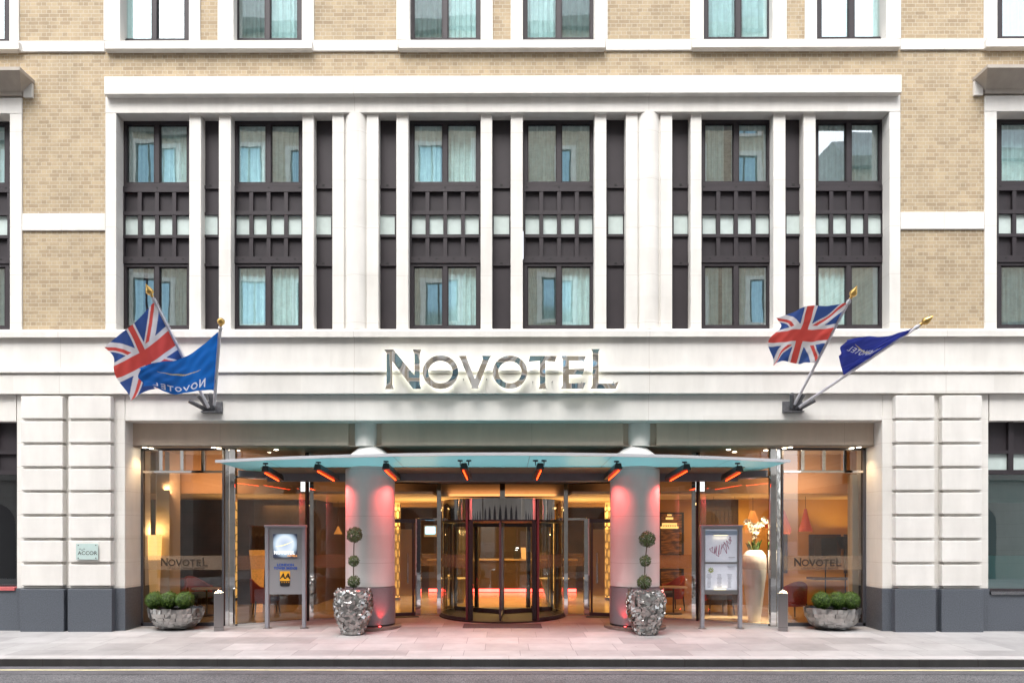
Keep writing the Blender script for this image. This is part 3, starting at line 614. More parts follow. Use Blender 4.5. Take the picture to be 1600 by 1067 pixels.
for ang in (-92, 28, 148):
    a = R(ang); ex, ey = (RR-.06)*math.cos(a), 2.5+(RR-.06)*math.sin(a)
    q = MB(); q.seg((0, 2.5), (ex, ey), .04, .10, FZ+.005); q.seg((0, 2.5), (ex, ey), .04, .09, zd0-.14)
    q.rbox((ex, ey, 1.15), .05, .045, 2.1, a); q.mi = 1
    q.add([(0, 2.5, FZ+.1), (ex, ey, FZ+.1), (ex, ey, zd0-.13), (0, 2.5, zd0-.13)], [(0, 1, 2, 3)]); q.build('door_wing', [M['dark'], M['glass_d']], RV)
q = MB(); q.lathe([(.045, FZ), (.045, zd0-.04)], 0, 2.5, 16); q.build('pivot_post', M['brushed'], RV, smooth=True)
q = MB(); q.add([(-.78, .62, .008), (.78, .62, .008), (.70, 1.02, .024), (-.70, 1.02, .024)], [(0, 1, 2, 3)])
M['mat'] = mat('maroon_grey_mat', (.075, .06, .065), .9, bump=.4, bscale=150)
q = MB(); q.add([(-.82, .35, .012), (.82, .35, .012), (.82, .92, .022), (-.82, .92, .022), (-.82, .35, -.01), (.82, .35, -.01), (.82, .92, -.01), (-.82, .92, -.01)], [(0, 1, 2, 3), (0, 4, 5, 1), (1, 5, 6, 2), (2, 6, 7, 3), (3, 7, 4, 0)])
tag(q.build('door_mat', M['mat']), 'dark rectangular door mat in front of the revolving door', 'door mat')

# ------------------------------------------------------------------ canopy
CN = empty('canopy', (0, -.5, 3.3), parent=H)
def arc_y(x): Rr = 18.2; return -1.36 + Rr - math.sqrt(Rr*Rr - x*x)
def can_z(y): return 3.262 - .045*(y-.9)
n = 48; top = []; vs = []; 
for i in range(n+1):
    x = -5.52+11.04*i/n; y = arc_y(x); vs += [(x, y, can_z(y)), (x*.975, max(.9, 0.9) if abs(x) < 5.0 else .9, can_z(.9))]
q = MB(); q.add(vs, [(2*i, 2*i+2, 2*i+3, 2*i+1) for i in range(n)])
m_, t_, b_, ns_, L_ = nodes('canopy_glass_underside'); b_.inputs['Base Color'].default_value = (.12, .30, .33, 1); b_.inputs['Roughness'].default_value = .3
tl = N(t_, 'ShaderNodeBsdfTranslucent'); tl.inputs[0].default_value = (.13, .32, .35, 1); mx = N(t_, 'ShaderNodeMixShader'); mx.inputs[0].default_value = .5
L_.new(b_.outputs[0], mx.inputs[1]); L_.new(tl.outputs[0], mx.inputs[2]); L_.new(mx.outputs[0], t_.nodes['Material Output'].inputs[0])
M['canopy'] = m_
q.build('glass_panel', M['canopy'], CN)
vs = []
for i in range(n+1):
    x = -5.55+11.10*i/n; y = arc_y(min(5.52, abs(x))); z = can_z(y)
    vs += [(x, y-.03, z-.012), (x, y-.03, z+.042), (x, y+.03, z+.042), (x, y+.03, z-.012)]
fs = [(4*i+a, 4*i+4+a, 4*i+4+(a+1) % 4, 4*i+(a+1) % 4) for i in range(n) for a in range(4)] + [(0, 1, 2, 3), (4*n, 4*n+3, 4*n+2, 4*n+1)]
q = MB(); q.add(vs, fs); q.build('edge_trim', M['white_metal'], CN)
for x in (-4.5, -2.0, 0.5, 2.0, 4.3):
    q = MB(); q.box(x-.006, x+.006, arc_y(x)+.03, .9, can_z(.3)-.03, can_z(.3)-.024) if False else q.add([(x-.006, arc_y(x)+.03, can_z(arc_y(x))-.004), (x+.006, arc_y(x)+.03, can_z(arc_y(x))-.004), (x+.006, .9, can_z(.9)-.004), (x-.006, .9, can_z(.9)-.004)], [(0, 1, 2, 3)]); q.build('panel_joint', M['dark'], CN)
q = MB(); q.box(-5.03, 5.03, .88, 1.02, 3.062, 3.24); q.build('rear_beam', M['beam'], CN, bevel=.005)
q = MB(); q.add([(-4.9, .10, can_z(.10)-.02), (4.9, .10, can_z(.10)-.02), (5.0, .88, can_z(.88)-.03), (-5.0, .88, can_z(.88)-.03), (-4.9, .10, can_z(.10)-.01), (4.9, .10, can_z(.10)-.01), (5.0, .88, can_z(.88)-.01), (-5.0, .88, can_z(.88)-.01)], [(0, 1, 2, 3), (7, 6, 5, 4), (0, 4, 5, 1), (1, 5, 6, 2), (2, 6, 7, 3), (3, 7, 4, 0)]); q.build('rear_shade_panel', mat('olive_canopy_shade', (.17, .16, .11), .5), CN)  # dark olive sheet added as the shade under the canopy's rear
q = MB(); q.box(-5.03, 5.03, .93, 1.5, 3.24, 3.34); q.build('beam_cap', mat('olive_beam_top', (.16, .15, .11), .5), CN)
for sx in (-1, 1):
    q = MB(); q.seg((sx*5.5, .50), (sx*5.0, .92), .09, .13, 3.13); q.build('end_beam', M['beam'], CN)
# ------------------------------------------------------------------ heaters hanging under the canopy
hs = [(414, 738, -.5, 437, 751, .3), (496, 735, -.65, 524, 751, .15), (603, 734, -.75, 620, 750, .05), (725, 734, -.85, 732, 749, -.05)]
hs += [(mir(a), b_, c_, mir(d), e, f_) for a, b_, c_, d, e, f_ in hs[::-1]]
ords = ['leftmost red glowing heater under the canopy', 'second red heater from the left under the canopy', 'red heater just right of the left column', 'red heater left of the revolving door centre with twin stems',
        'red heater right of the revolving door centre with twin stems', 'red heater just left of the right column', 'second red heater from the right under the canopy', 'rightmost red glowing heater under the canopy']
for i, (a, b_, y0, d, e, y1) in enumerate(hs):
    p0, p1 = P(a, b_, y0), P(d, e, y1); dv = (p1-p0)
    t = empty('patio_heater', p0+Vector((0, 0, .3)), ords[i], 'heater', 'slanting red heaters under the canopy')
    u = Vector((1, 0, 0)); up = u.cross(dv.normalized()); 
    if up.z < 0: up = -up
    sx = 1 if a < 785 else -1
    def qd(w0, w1, h0, h1, e0=0, e1=0):
        vs = []
        for base in (p0-dv*e0, p1+dv*e1):
            vs += [base+u*w0+up*h0, base+u*w1+up*h0, base+u*w1*.7+up*h1, base+u*w0*.7+up*h1]
        return vs
    q = MB(); q.add(qd(-.075, .075, .012, .13, .03, .03), [(0, 1, 2, 3), (7, 6, 5, 4), (0, 4, 5, 1), (1, 5, 6, 2), (2, 6, 7, 3), (3, 7, 4, 0)]); q.build('housing', mat('heater_housing', (.014, .011, .011), .4) if i == 0 else bpy.data.materials['heater_housing'], t, bevel=.006)
    q = MB(); q.tube(p0+dv*.05-up*.004+u*sx*-.02, p1-dv*.03-up*.004+u*sx*-.02, .009); q.build('heating_element', M['heat'], t)
    q = MB(); ctr = p0+dv*.1
    for ox in ((-.05, .05) if i in (3, 4) else (-.01,)):
        c0 = ctr+Vector((ox*1.6, -.03, .1)); q.tube(c0, (c0.x, c0.y, can_z(c0.y)-.02), .01); q.tube((c0.x, c0.y, can_z(c0.y)-.035), (c0.x, c0.y, can_z(c0.y)-.008), .05, n=16)
        q.build('mounting_stem', M['dark'], t); q = MB()
    lamp('lamp', 'SPOT', p0.lerp(p1, .93)-up*.014, (R(6), 0, 0), (26, 36, 40, 56, 56, 40, 36, 26)[i], (1, .10, .09), t, size=.03, spot=150, blend=1)

# ------------------------------------------------------------------ the lobby
M['floor'] = mat('polished_tan_floor', (.50, .38, .22), .18, var=.1, scale=1.2)
struct(MB().box(-9.6, 9.6, 2.3, 10.5, -.1, FZ-.002).build('floor', M['floor']))
MB().prism([(-7.6, .69), (-5.5, .69), (-4.3, 1.5), (-2.3, 2.31), (-7.6, 2.31)], 'z', -.05, FZ-.004)
for sx in (-1, 1):
    q = MB(); q.prism([(sx*9.5, 1.03), (sx*7.6, 1.03), (sx*7.6, .69), (sx*5.52, .69), (sx*4.32, 1.5), (sx*2.35, 2.299), (sx*9.5, 2.299)], 'z', -.05, FZ-.002); struct(q.build('floor', M['floor']))
M['ceil'] = mat('lobby_ceiling', (.66, .50, .32), .7)
M['bulk'] = mat('lobby_bulkhead', (.38, .25, .14), .7)
M['wall_d'] = mat('dark_timber_wall', (.05, .025, .013), .55, var=.35, scale=2)
M['wall_t'] = mat('tan_wall', (.45, .24, .09), .7)
M['wall_y'] = mat('ochre_wall', (.62, .38, .10), .7)
CZ = 2.86
LB = empty('lobby_interior', (0, 5, 0), parent=H)
q = MB(); q.box(-9.5, 9.5, 2.9, 10.4, CZ, CZ+.05); q.box(-9.5, -1.6, 1.9, 2.9, CZ+.001, CZ+.049); q.box(1.6, 9.5, 1.9, 2.9, CZ+.001, CZ+.049); q.build('ceiling', M['ceil'], LB)
q = MB(); q.box(-4.6, 4.6, 2.9, 2.95, CZ+.051, 3.8); q.build('bulkhead', M['bulk'], LB)
for a, c_ in ((-9.5, -4.6), (4.6, 9.5)): MB().box(a, c_, 1.8, 1.85, CZ, 3.8).build('bulkhead', M['bulk'], LB)
q = MB(); q.box(-9.5, 9.5, .75, 2.9, 3.82, 3.86); q.build('upper_ceiling', M['bulk'], LB)
q = MB(); q.box(-5.0, 5.2, 10.3, 10.4, 0, CZ); q.build('back_wall', M['wall_d'], LB)
MB().box(-9.6, -9.5, 1.02, 4.7, 0, 3.8).build('side_wall', M['wall_d'], LB); MB().box(9.5, 9.6, 1.02, 4.7, 0, 3.8).build('side_wall', M['wall_y'], LB)
MB().box(-9.5, -7.6, 1.0, 1.02, 0, 3.8).build('side_wall', M['wall_t'], LB); MB().box(7.62, 9.5, 1.0, 1.02, 0, 3.8).build('side_wall', M['wall_t'], LB)
MB().box(-5.1, -5.0, 4.7, 10.4, 0, CZ).build('side_wall', M['wall_d'], LB); MB().box(5.2, 5.3, 4.6, 10.4, 0, CZ).build('side_wall', M['wall_d'], LB)
q = MB(); q.box(-7.58, -7.28, 1.2, 1.7, FZ, 3.8); q.build('plaster_pier', mat('cream_plaster', (.55, .48, .38), .7), LB)
q = MB(); q.box(7.42, 7.55, .8, 1.0, FZ, 3.2); q.build('plaster_pier', bpy.data.materials['cream_plaster'], LB)
q = MB(); q.box(-9.5, -5.0, 4.62, 4.7, FZ, CZ-.001); q.build('timber_screen', M['wall_d'], LB)
q = MB(); q.box(6.3, 9.5, 4.6, 4.7, FZ, CZ-.001); q.build('ochre_wall_panel', M['wall_y'], LB)
q = MB(); q.box(5.3, 6.3, 4.55, 4.65, FZ, CZ-.001); q.build('timber_screen', M['wall_d'], LB)
q = MB(); q.box(3.4, 5.3, 4.6, 4.7, FZ, CZ-.001); q.build('tan_wall_panel', M['wall_t'], LB)
q = MB(); q.box(-9.5, 9.5, 6.4, 6.5, CZ-.12, CZ+.002) if False else q.box(-5, 5.2, 6.4, 6.5, CZ-.12, CZ+.002); q.build('ceiling_downstand', M['bulk'], LB)
# dark framed openings on the ochre wall
for px, w, z0, z1 in ((1216, .26, .9, 1.95), (1290, .42, 1.15, 1.93), (1335, .25, .9, 1.93)):
    x = X(px, 4.5); MB().box(x-w, x+w, 4.55, 4.599, z0, z1).build('dark_wall_panel', M['wall_d'], LB)
MB().box(X(1262, 4.4), X(1330, 4.4), 4.0, 4.5, .75, .80).build('side_shelf', M['wall_d'], LB)
WARM = (1, .62, .24)
for (x, y, pw, s_) in ((-5.8, 4.8, 9, 1.2), (0, 5.2, 85, 2.2), (0, 8.0, 34, 2.0), (5.8, 3.6, 13, 1.2), (-2.9, 6.0, 20, 1.2), (2.9, 6.0, 20, 1.2)):
    lamp('ceiling_light', 'AREA', (x, y, CZ-.15), (0, 0, 0), pw, WARM, LB, size=s_)
for (x, y, pw) in ((-6.3, 3.0, 5), (-2.2, 4.6, 16), (2.2, 4.6, 16), (6.3, 3.0, 6)):
    lamp('cove_light', 'AREA', (x, y, 1.9), (math.pi, 0, 0), pw, WARM, LB, size=1.4)
for (x, w) in ((-6.6, 1.6), (6.6, 1.6), (-3.6, 2.6), (3.6, 2.6), (0, 2.6)):
    lamp('cove_light', 'AREA', (x, 1.2 if abs(x) > 5 else 2.85 - (0 if x == 0 else .3), 2.9), (R(120), 0, 0), 7 if abs(x) > 5 else 2.5, (1, .52, .25), LB, size=w, size_y=.2)

# reception desk
t = empty('reception_desk', (0, 8.9, FZ), 'long dark reception desk with red glow along its foot', 'desk')
q = MB(); q.box(-2.4, 2.4, 8.5, 9.2, FZ+.12, 1.08); q.build('desk_body', M['wall_d'], t, bevel=.01)
q = MB(); q.box(-2.45, 2.45, 8.4, 9.25, 1.08, 1.13); q.build('desk_top', mat('desk_top_tan', (.3, .2, .1), .4), t, bevel=.008)
q = MB(); q.box(-2.4, 2.4, 8.52, 8.56, FZ+.015, FZ+.11); q.build('light_strip', emis('red_cove', (1, .05, .04), 6), t)
t = empty('monitor', (.45, 8.7, 1.13), 'black screen standing on the right end of the reception desk', 'monitor')
q = MB(); q.box(.36, .56, 8.6, 8.64, 1.16, 1.58); q.build('screen', M['black'], t); q = MB(); q.box(.38, .54, 8.55, 8.7, 1.13, 1.155); q.box(.44, .48, 8.61, 8.65, 1.15, 1.2); q.build('stand', M['dark'], t)
q = MB(); q.box(.44, .53, 8.59, 8.598, 1.48, 1.50); q.box(.42, .50, 8.59, 8.598, 1.42, 1.43); q.build('display', emis('screen_light', (1, .95, .85), 3), t)
tag((lambda q: q.build('leaflet_stand', mat('leaflet', (.6, .42, .25), .6)))(MB().add([(.62, 8.6, 1.135), (.80, 8.6, 1.135), (.76, 8.72, 1.5), (.60, 8.72, 1.5), (.62, 8.63, 1.135), (.8, 8.63, 1.135), (.76, 8.75, 1.5), (.6, 8.75, 1.5)], [(0, 1, 2, 3), (7, 6, 5, 4), (0, 4, 5, 1), (1, 5, 6, 2), (2, 6, 7, 3), (3, 7, 4, 0)])), 'tan leaflet holder beside the screen on the reception desk', 'leaflet stand')
# television
t = empty('television', (-2.45, 9.9, 1.9), 'lit wall screen showing a blue picture, left of the revolving door', 'television')
q = MB(); q.box(-2.75, -2.2, 10.22, 10.29, 1.85, 2.25); q.build('bezel', mat('cream_bezel', (.7, .6, .42), .5), t)
q = MB(); q.box(-2.70, -2.36, 10.20, 10.219, 1.95, 2.2); q.build('screen', emis('tv_blue', (.25, .62, .9), 2.2), t)

# glowing lattice columns
def hexcol(cx, cy, r, z0, z1, label):
    t = empty('lattice_column_lamp', (cx, cy, z0), label, 'column lamp', 'glowing lattice columns in the lobby')
    q = MB(); q.lathe([(r, z0+.08), (r, z1)], cx, cy, 40); q.build('glowing_drum', mat('warm_lampshade', (.7, .5, .2), .7, emit=(1, .55, .14), es=.40) if 'wls' not in M else M['wls'], t, smooth=True)
    M['wls'] = bpy.data.materials['warm_lampshade']
    q = MB(); q.lathe([(r+.01, z0), (r+.01, z0+.08)], cx, cy, 40); q.build('foot', M['black'], t)
    q = MB(); nc = 14; cw = 2*math.pi/nc; rh = .22; rows = int((z1-z0-.1)/rh)
    for j in range(rows):
        for i in range(nc):
            a = (i+(j % 2)*.5)*cw; z = z0+.1+j*rh
            if not (-math.pi < ((a+math.pi*1.0) % (2*math.pi))-math.pi < .3): continue
            pp = lambda aa, zz: (cx+(r+.012)*math.cos(aa), cy+(r+.012)*math.sin(aa), zz)
            v = [pp(a-cw/2, z+.07), pp(a, z), pp(a+cw/2, z+.07), pp(a+cw/2, z+rh), pp(a-cw/2, z+rh)]
            q.tube(v[0], v[1], .014, n=5); q.tube(v[1], v[2], .014, n=5); q.tube(v[2], v[3], .014, n=5)
    q.build('lattice', M['wall_d'], t)
hexcol(-3.34, 6.0, .38, FZ, CZ-.01, 'glowing yellow lattice column beside the left stone column')
hexcol(3.34, 6.0, .38, FZ, CZ-.01, 'glowing yellow lattice column beside the right stone column')

# ------------------------------------------------------------------ text helpers
def text_mb(s, size, x, y, z, align='CENTER', offset=0, mirror=False, shear=0, extrude=.002, sx=1.0):
    cu = bpy.data.curves.new('t', 'FONT'); cu.body = s; cu.size = size; cu.align_x = align; cu.align_y = 'CENTER'; cu.offset = offset; cu.shear = shear; cu.resolution_u = 3
    o = bpy.data.objects.new('t', cu); C.objects.link(o); bpy.context.view_layer.update()
    me = bpy.data.meshes.new_from_object(o, depsgraph=bpy.context.evaluated_depsgraph_get())
    q = MB(); q.add([(x+v.co.x*sx*(-1 if mirror else 1), y, z+v.co.y) for v in me.vertices], [list(p.vertices) for p in me.polygons])
    bpy.data.objects.remove(o); bpy.data.curves.remove(cu); bpy.data.meshes.remove(me); return q
def zc(pts): return [((560+a/3.636), (520+b_/3.636)) for a, b_ in pts]
LET = {'N': zc([(146,93),(197,93),(318,240),(318,120),(308,93),(356,93),(348,120),(348,290),(356,317),(310,317),(192,160),(192,290),(200,318),(152,318),(159,290),(159,115)]),
 'V': zc([(567,130),(612,130),(614,142),(662,262),(708,150),(703,130),(755,130),(744,144),(680,305),(683,315),(640,315),(645,305),(578,144)]),
 'T': zc([(975,131),(1127,131),(1116,163),(1062,158),(1062,300),(1070,318),(1024,318),(1031,300),(1031,158),(968,163)]),
 'E': zc([(1152,131),(1292,133),(1280,163),(1270,157),(1196,157),(1196,207),(1283,205),(1272,243),(1265,236),(1196,236),(1196,287),(1290,283),(1278,317),(1150,317),(1162,298),(1162,150)]),
 'L': zc([(1323,92),(1372,92),(1364,108),(1364,288),(1455,288),(1478,275),(1462,317),(1317,317),(1330,298),(1330,108)])}
def ring(cx, cy, rx, ry, ix, iy, n=48):
    o = zc([(cx+rx*math.cos(2*math.pi*i/n), cy+ry*math.sin(2*math.pi*i/n)) for i in range(n)]); i_ = zc([(cx+ix*math.cos(2*math.pi*i/n), cy+iy*math.sin(2*math.pi*i/n)) for i in range(n)])
    return o, i_
RINGS = [ring(466, 222, 101, 95, 69, 64), ring(861, 223, 98, 94, 66, 63)]
def letter_mb(key, y0, y1, conv):
    q = MB()
    if isinstance(key, int):
        o, i_ = RINGS[key]; n = len(o); vs = [(*conv(p), y) for y in (y0, y1) for p in o]+[(*conv(p), y) for y in (y0, y1) for p in i_]
        vs = [(a, c_, b_) for a, b_, c_ in vs]
        fs = []
        for k_ in range(n):
            k2 = (k_+1) % n; fs += [(k_, k2, 2*n+k2, 2*n+k_), (n+k_, n+k2, 3*n+k2, 3*n+k_), (k_, k2, n+k2, n+k_), (2*n+k_, 2*n+k2, 3*n+k2, 3*n+k_)]
        q.add(vs, fs)
    else: q.prism([conv(p) for p in LET[key]], 'y', y0, y1)
    return q
# main sign
SG = empty('illuminated_letter_sign', (0, -.2, Z(610)), 'mirror steel hotel name letters with a soft halo on the stone band', 'sign')
YF = -.24
cv = lambda p: (X(p[0], YF), Z(p[1], YF))
M['halo'] = emis('halo_led', (1, 1, .84), 1.5)
M['letter'] = mat('letter_mirror_steel', (.84, .83, .82), .04, metal=1, bump=1.0, bscale=1.7)
for n_ in M['letter'].node_tree.nodes:
    if n_.type == 'TEX_NOISE': n_.inputs['Detail'].default_value = 0
    if n_.type == 'BUMP': n_.inputs['Distance'].default_value = .06
for nm, kk in (('letter', 'N'), ('letter', 0), ('letter', 'V'), ('letter', 1), ('letter', 'T'), ('letter', 'E'), ('letter', 'L')):
    lo = letter_mb(kk, YF, YF+.05, cv).build(nm, M['letter'], SG)
    mx_ = letter_mb(kk, YF+.055, YF+.056, lambda p: (X(p[0], YF), Z(p[1], YF)))
    cxm = sum(v[0] for v in mx_.v)/len(mx_.v); czm = sum(v[2] for v in mx_.v)/len(mx_.v)
    mx_.build('halo_strip', M['halo'], lo)
    q = MB(); zs = [v[2] for v in mx_.v]; xs = [v[0] for v in mx_.v]
    for f_ in (.15, .85): 
        xx = min(xs)+(max(xs)-min(xs))*f_; q.tube((xx, YF+.05, czm-.2), (xx, -.07, czm-.2), .008, n=6)
    q.build('standoff', M['dark'], lo)
# frosted-band lettering
for sx, x0 in ((-1, 250), (1, 1240)):
    kf = 74/(966.5-601)
    cv2 = lambda p: (X(x0+(p[0]-601)*kf, .63), Z(884-(607.5-p[1])*kf, .63))
    q = MB()
    for kk in ('N', 0, 'V', 1, 'T', 'E', 'L'):
        l_ = letter_mb(kk, .625, .6255, cv2); q.add(l_.v, l_.f)
    t2 = text_mb('LONDON TOWER BRIDGE', .052, X(x0+40, .63), .6255, Z(887.5, .63), sx=1.25); q.add(t2.v, t2.f)
    sf = [o for o in H.children if o.name.startswith('shopfront') and abs(ORG[o].x-sx*6.6) < .1][0]
    q.build('lettering', M['letter_s'], sf)

# ------------------------------------------------------------------ wall plaque
t = empty('wall_plaque', P(134, 862, -.15), 'pale green glass plaque with dark company lettering on the left pilaster', 'plaque')
q = MB(); q.pbox(117, 151.5, 849, 874, -.165, -.155); q.build('glass_plate', mat('pale_green_glass', (.48, .60, .58), .15, var=.05), t, bevel=.002)
for a in (120.5, 148):
    for b_ in (851.5, 871.5):
        q = MB(); p_ = P(a, b_, -.17); q.tube(p_, p_+Vector((0, .04, 0)), .012, n=10); q.build('standoff', M['dark'], t)
q = text_mb('ACCOR', .105, X(135, -.167), -.167, Z(864, -.167), offset=.0012, sx=1.05)
for k_ in range(3):
    p_ = P(121+k_*3.3, 857.5+(k_ % 2)*1.5, -.167); q.add([p_, p_+Vector((.03, 0, .012)), p_+Vector((.055, 0, 0)), p_+Vector((.03, 0, -.004))], [(0, 1, 2, 3)])
q.build('lettering', M['letter_s'], t)

# ------------------------------------------------------------------ freestanding signs
def sign_stand(px0, px1, label, side):
    Y = .30; x0, x1 = X(px0, Y), X(px1, Y); zt = Z(821, Y); zb = Z(928, Y)
    t = empty('sign_stand', ((x0+x1)/2, Y, 0), label, 'sign')
    for x in (x0+.04, x1-.04):
        q = MB(); q.box(x-.038, x+.038, Y-.04, Y+.05, .0, zt-.02); q.build('post', M['grey'], t, bevel=.012, seg=3)
        q = MB(); q.lathe([(.085, .0), (.085, .018), (.05, .024)], x, Y, 20); q.build('foot_plate', M['brushed'], t)
    q = MB(); q.box(x0-.01, x1+.01, Y-.055, Y+.06, zt-.035, zt+.015); q.build('top_rail', M['grey'], t, bevel=.012, seg=2)
    xa, xb = x0+.078, x1-.078
    if side == 0:
        q = MB(); q.box(xa, xb, Y-.015, Y+.03, zb, zt-.035); 
        m, tt, bb, nn, LL = nodes('perforated_grey_metal'); tc = N(tt, 'ShaderNodeTexCoord'); v = N(tt, 'ShaderNodeTexVoronoi'); v.inputs['Scale'].default_value = 46; v.inputs['Randomness'].default_value = 0
        cr = N(tt, 'ShaderNodeMath', operation='LESS_THAN'); cr.inputs[1].default_value = .30; LL.new(tc.outputs['Object'], v.inputs['Vector']); LL.new(v.outputs['Distance'], cr.inputs[0])
        x = N(tt, 'ShaderNodeMix', data_type='RGBA'); x.inputs[6].default_value = (.24, .24, .255, 1); x.inputs[7].default_value = (.05, .05, .055, 1); LL.new(cr.outputs[0], x.inputs[0]); LL.new(x.outputs[2], bb.inputs['Base Color']); bb.inputs['Roughness'].default_value = .5
        q.build('perforated_panel', m, t)
        # light box: pale disc on a dark ground with an arc, generic layout of the sign's marks
        q = MB(); a0, a1, b0, b1 = X(427, Y), X(464, Y), Z(871, Y), Z(834, Y); q.box(a0, a1, Y-.035, Y-.015, b0, b1)
        m, tt, bb, nn, LL = nodes('lightbox_face'); tc = N(tt, 'ShaderNodeTexCoord'); vv = N(tt, 'ShaderNodeVectorMath', operation='SUBTRACT')
        cxx, czz = (a0+a1)/2-(x0+x1)/2, (b0+b1)/2+.03; vv.inputs[1].default_value = (cxx, 0, czz); LL.new(tc.outputs['Object'], vv.inputs[0])
        sc = N(tt, 'ShaderNodeVectorMath', operation='MULTIPLY'); sc.inputs[1].default_value = (1, 0, 1); LL.new(vv.outputs[0], sc.inputs[0])
        ln = N(tt, 'ShaderNodeVectorMath', operation='LENGTH'); LL.new(sc.outputs[0], ln.inputs[0])
        cr = N(tt, 'ShaderNodeValToRGB'); cr.color_ramp.elements[0].color = (.55, .66, .85, 1); cr.color_ramp.elements[1].color = (.02, .03, .06, 1); cr.color_ramp.elements[0].position = .03; cr.color_ramp.elements[1].position = .285
        e = cr.color_ramp.elements.new(.17); e.color = (.85, .93, 1, 1); e = cr.color_ramp.elements.new(.205); e.color = (.55, .7, .85, 1); LL.new(ln.outputs['Value'], cr.inputs[0])
        LL.new(cr.outputs[0], bb.inputs['Emission Color']); bb.inputs['Emission Strength'].default_value = .42; bb.inputs['Base Color'].default_value = (.02, .02, .03, 1)
        lb = q.build('light_box', m, t)
        q = MB(); vs = []
        for i in range(17):
            u = i/16; xx = X(431+u*28, Y); zz = Z(853.5-1.5*u-7.5*u*u, Y); w = .012*math.sin(math.pi*min(1, u*1.0+.05)) + .002; vs += [(xx, Y-.038, zz-w/2), (xx, Y-.038, zz+w/2)]
        q.add(vs, [(2*i, 2*i+2, 2*i+3, 2*i+1) for i in range(16)]); q.build('swoosh', emis('pale_yellow_arc', (1, .78, .25), .8), lb)
        q = MB(); kf = 33/(966.5-601); c3 = lambda p: (X(428.5+(p[0]-601)*kf, Y), Z(865.5-(607.5-p[1])*kf, Y))
        for kk in ('N', 0, 'V', 1, 'T', 'E', 'L'):
            l_ = letter_mb(kk, Y-.041, Y-.0405, c3); q.add(l_.v, l_.f)
        q.build('lettering', emis('white_letters', (1, 1, 1), .8), lb)
        q = text_mb('HOTELS', .055, X(457, Y), Y-.04, Z(868, Y), offset=.001); q.build('lettering', emis('orange_letters', (1, .4, .08), .6), lb)
        blue = mat('blue_lettering', (.02, .08, .38), .5)
        q = text_mb('LONDON', .072, X(446, Y), Y-.02, Z(882.3, Y), offset=.003, sx=1.1); q2 = text_mb('TOWER BRIDGE', .066, X(446, Y), Y-.02, Z(887.5, Y), offset=.003, sx=1.0); q.add(q2.v, q2.f); q.build('lettering', blue, t)
        q = MB(); q.box(X(437.5, Y), X(453, Y), Y-.025, Y-.015, Z(907, Y), Z(892, Y)); bd = q.build('badge', mat('amber_badge', (.85, .42, .03), .4), t)
        q = MB(); q.prism([(X(437.5, Y), Z(907.3, Y)), (X(453, Y), Z(907.3, Y)), (X(453, Y), Z(913.5, Y)), (X(451.5, Y), Z(915.5, Y)), (X(439, Y), Z(915.5, Y)), (X(437.5, Y), Z(913.5, Y))], 'y', Y-.025, Y-.015); q.build('badge_foot', M['black'], bd)
        q = text_mb('AA', .15, X(445.5, Y), Y-.027, Z(900, Y), offset=.005, shear=.15); q.build('lettering', M['black'], bd)
        q = MB()
        for k_ in range(4):
            c_ = P(440+k_*3.6, 909.3, Y-.027); pts = []
            for i in range(10):
                rr = .016 if i % 2 == 0 else .007; aa = math.pi/2+i*math.pi/5; pts.append((c_.x+rr*math.cos(aa), c_.y, c_.z+rr*math.sin(aa)))
            q.add(pts, [list(range(10))])
        q.build('stars', bpy.data.materials['amber_badge'], bd)
    else:
        f = MB(); f.box(xa, xb, Y-.02, Y+.05, Z(880.5, Y), Z(877.5, Y)); f.box(xa, xb, Y-.03, Y+.05, zt-.075, zt-.035); f.box(xa, xb, Y-.02, Y+.05, zb, Z(921, Y)); f.box(xa, xa+.02, Y-.02, Y+.05, zb, zt-.04); f.box(xb-.02, xb, Y-.02, Y+.05, zb, zt-.04); f.build('case_frame', M['brushed'], t, bevel=.003)
        q = MB(); q.box(xa+.02, xb-.02, Y+.02, Y+.03, Z(921, Y), zt-.075); q.build('backing_sheet', mat('menu_paper', (.62, .63, .68), .6, var=.05, emit=(.75, .8, .95), es=.13), t)
        q = MB(); q.box(xa+.02, xb-.02, Y-.012, Y+.0, Z(835.5, Y), Z(829, Y)); q.build('header_strip', mat('pale_blue_header', (.35, .45, .60), .5), t)
        q = MB(); q.box(X(1115, Y), X(1137, Y), Y-.011, Y+.005, Z(836.3, Y), Z(835.6, Y)); q.box(X(1116, Y), X(1134, Y), Y+.005, Y+.019, Z(921, Y), Z(920, Y)); q.build('light_strip', emis('menu_strip', (1, .86, .5), 1.0), t)
        lamp('lamp', 'AREA', P(1126, 838.5, Y-.0), (R(-15), 0, 0), .07, (1, .85, .55), t, size=.3, size_y=.02)
        lamp('lamp', 'AREA', P(1126, 918.5, Y-.0), (R(195), 0, 0), .07, (1, .85, .55), t, size=.3, size_y=.02)
        # scribble drawing
        sc = MB(); pts = [(695,680),(715,720),(700,690),(740,660),(730,730),(760,745),(775,650),(770,760),(800,640),(790,770),(825,790),(835,630),(820,760),(850,750),(870,620),(860,690),(900,610),(880,640),(935,750),(930,660),(895,590),(960,660),(965,690),(930,570),(980,620),(990,600),(960,545),(1000,580),(975,520),(995,530)]
        pp = [P(1030+a*180/1600, 780+b_*120/1067, Y+.012) for a, b_ in pts]
        for a, b_ in zip(pp[:-1], pp[1:]): sc.tube(a, b_, .0042, n=5)
        sc.build('drawing', mat('crimson_ink', (.35, .03, .12), .6), t)
        q = MB(); c_ = P(1110.5, 890.5, Y+.014)
        for i in range(9):
            a = i*2*math.pi/9; q.tube(c_+Vector((.018*math.cos(a), 0, .018*math.sin(a))), c_+Vector((.06*math.cos(a+.3), 0, .06*math.sin(a+.3))), .008, n=5)
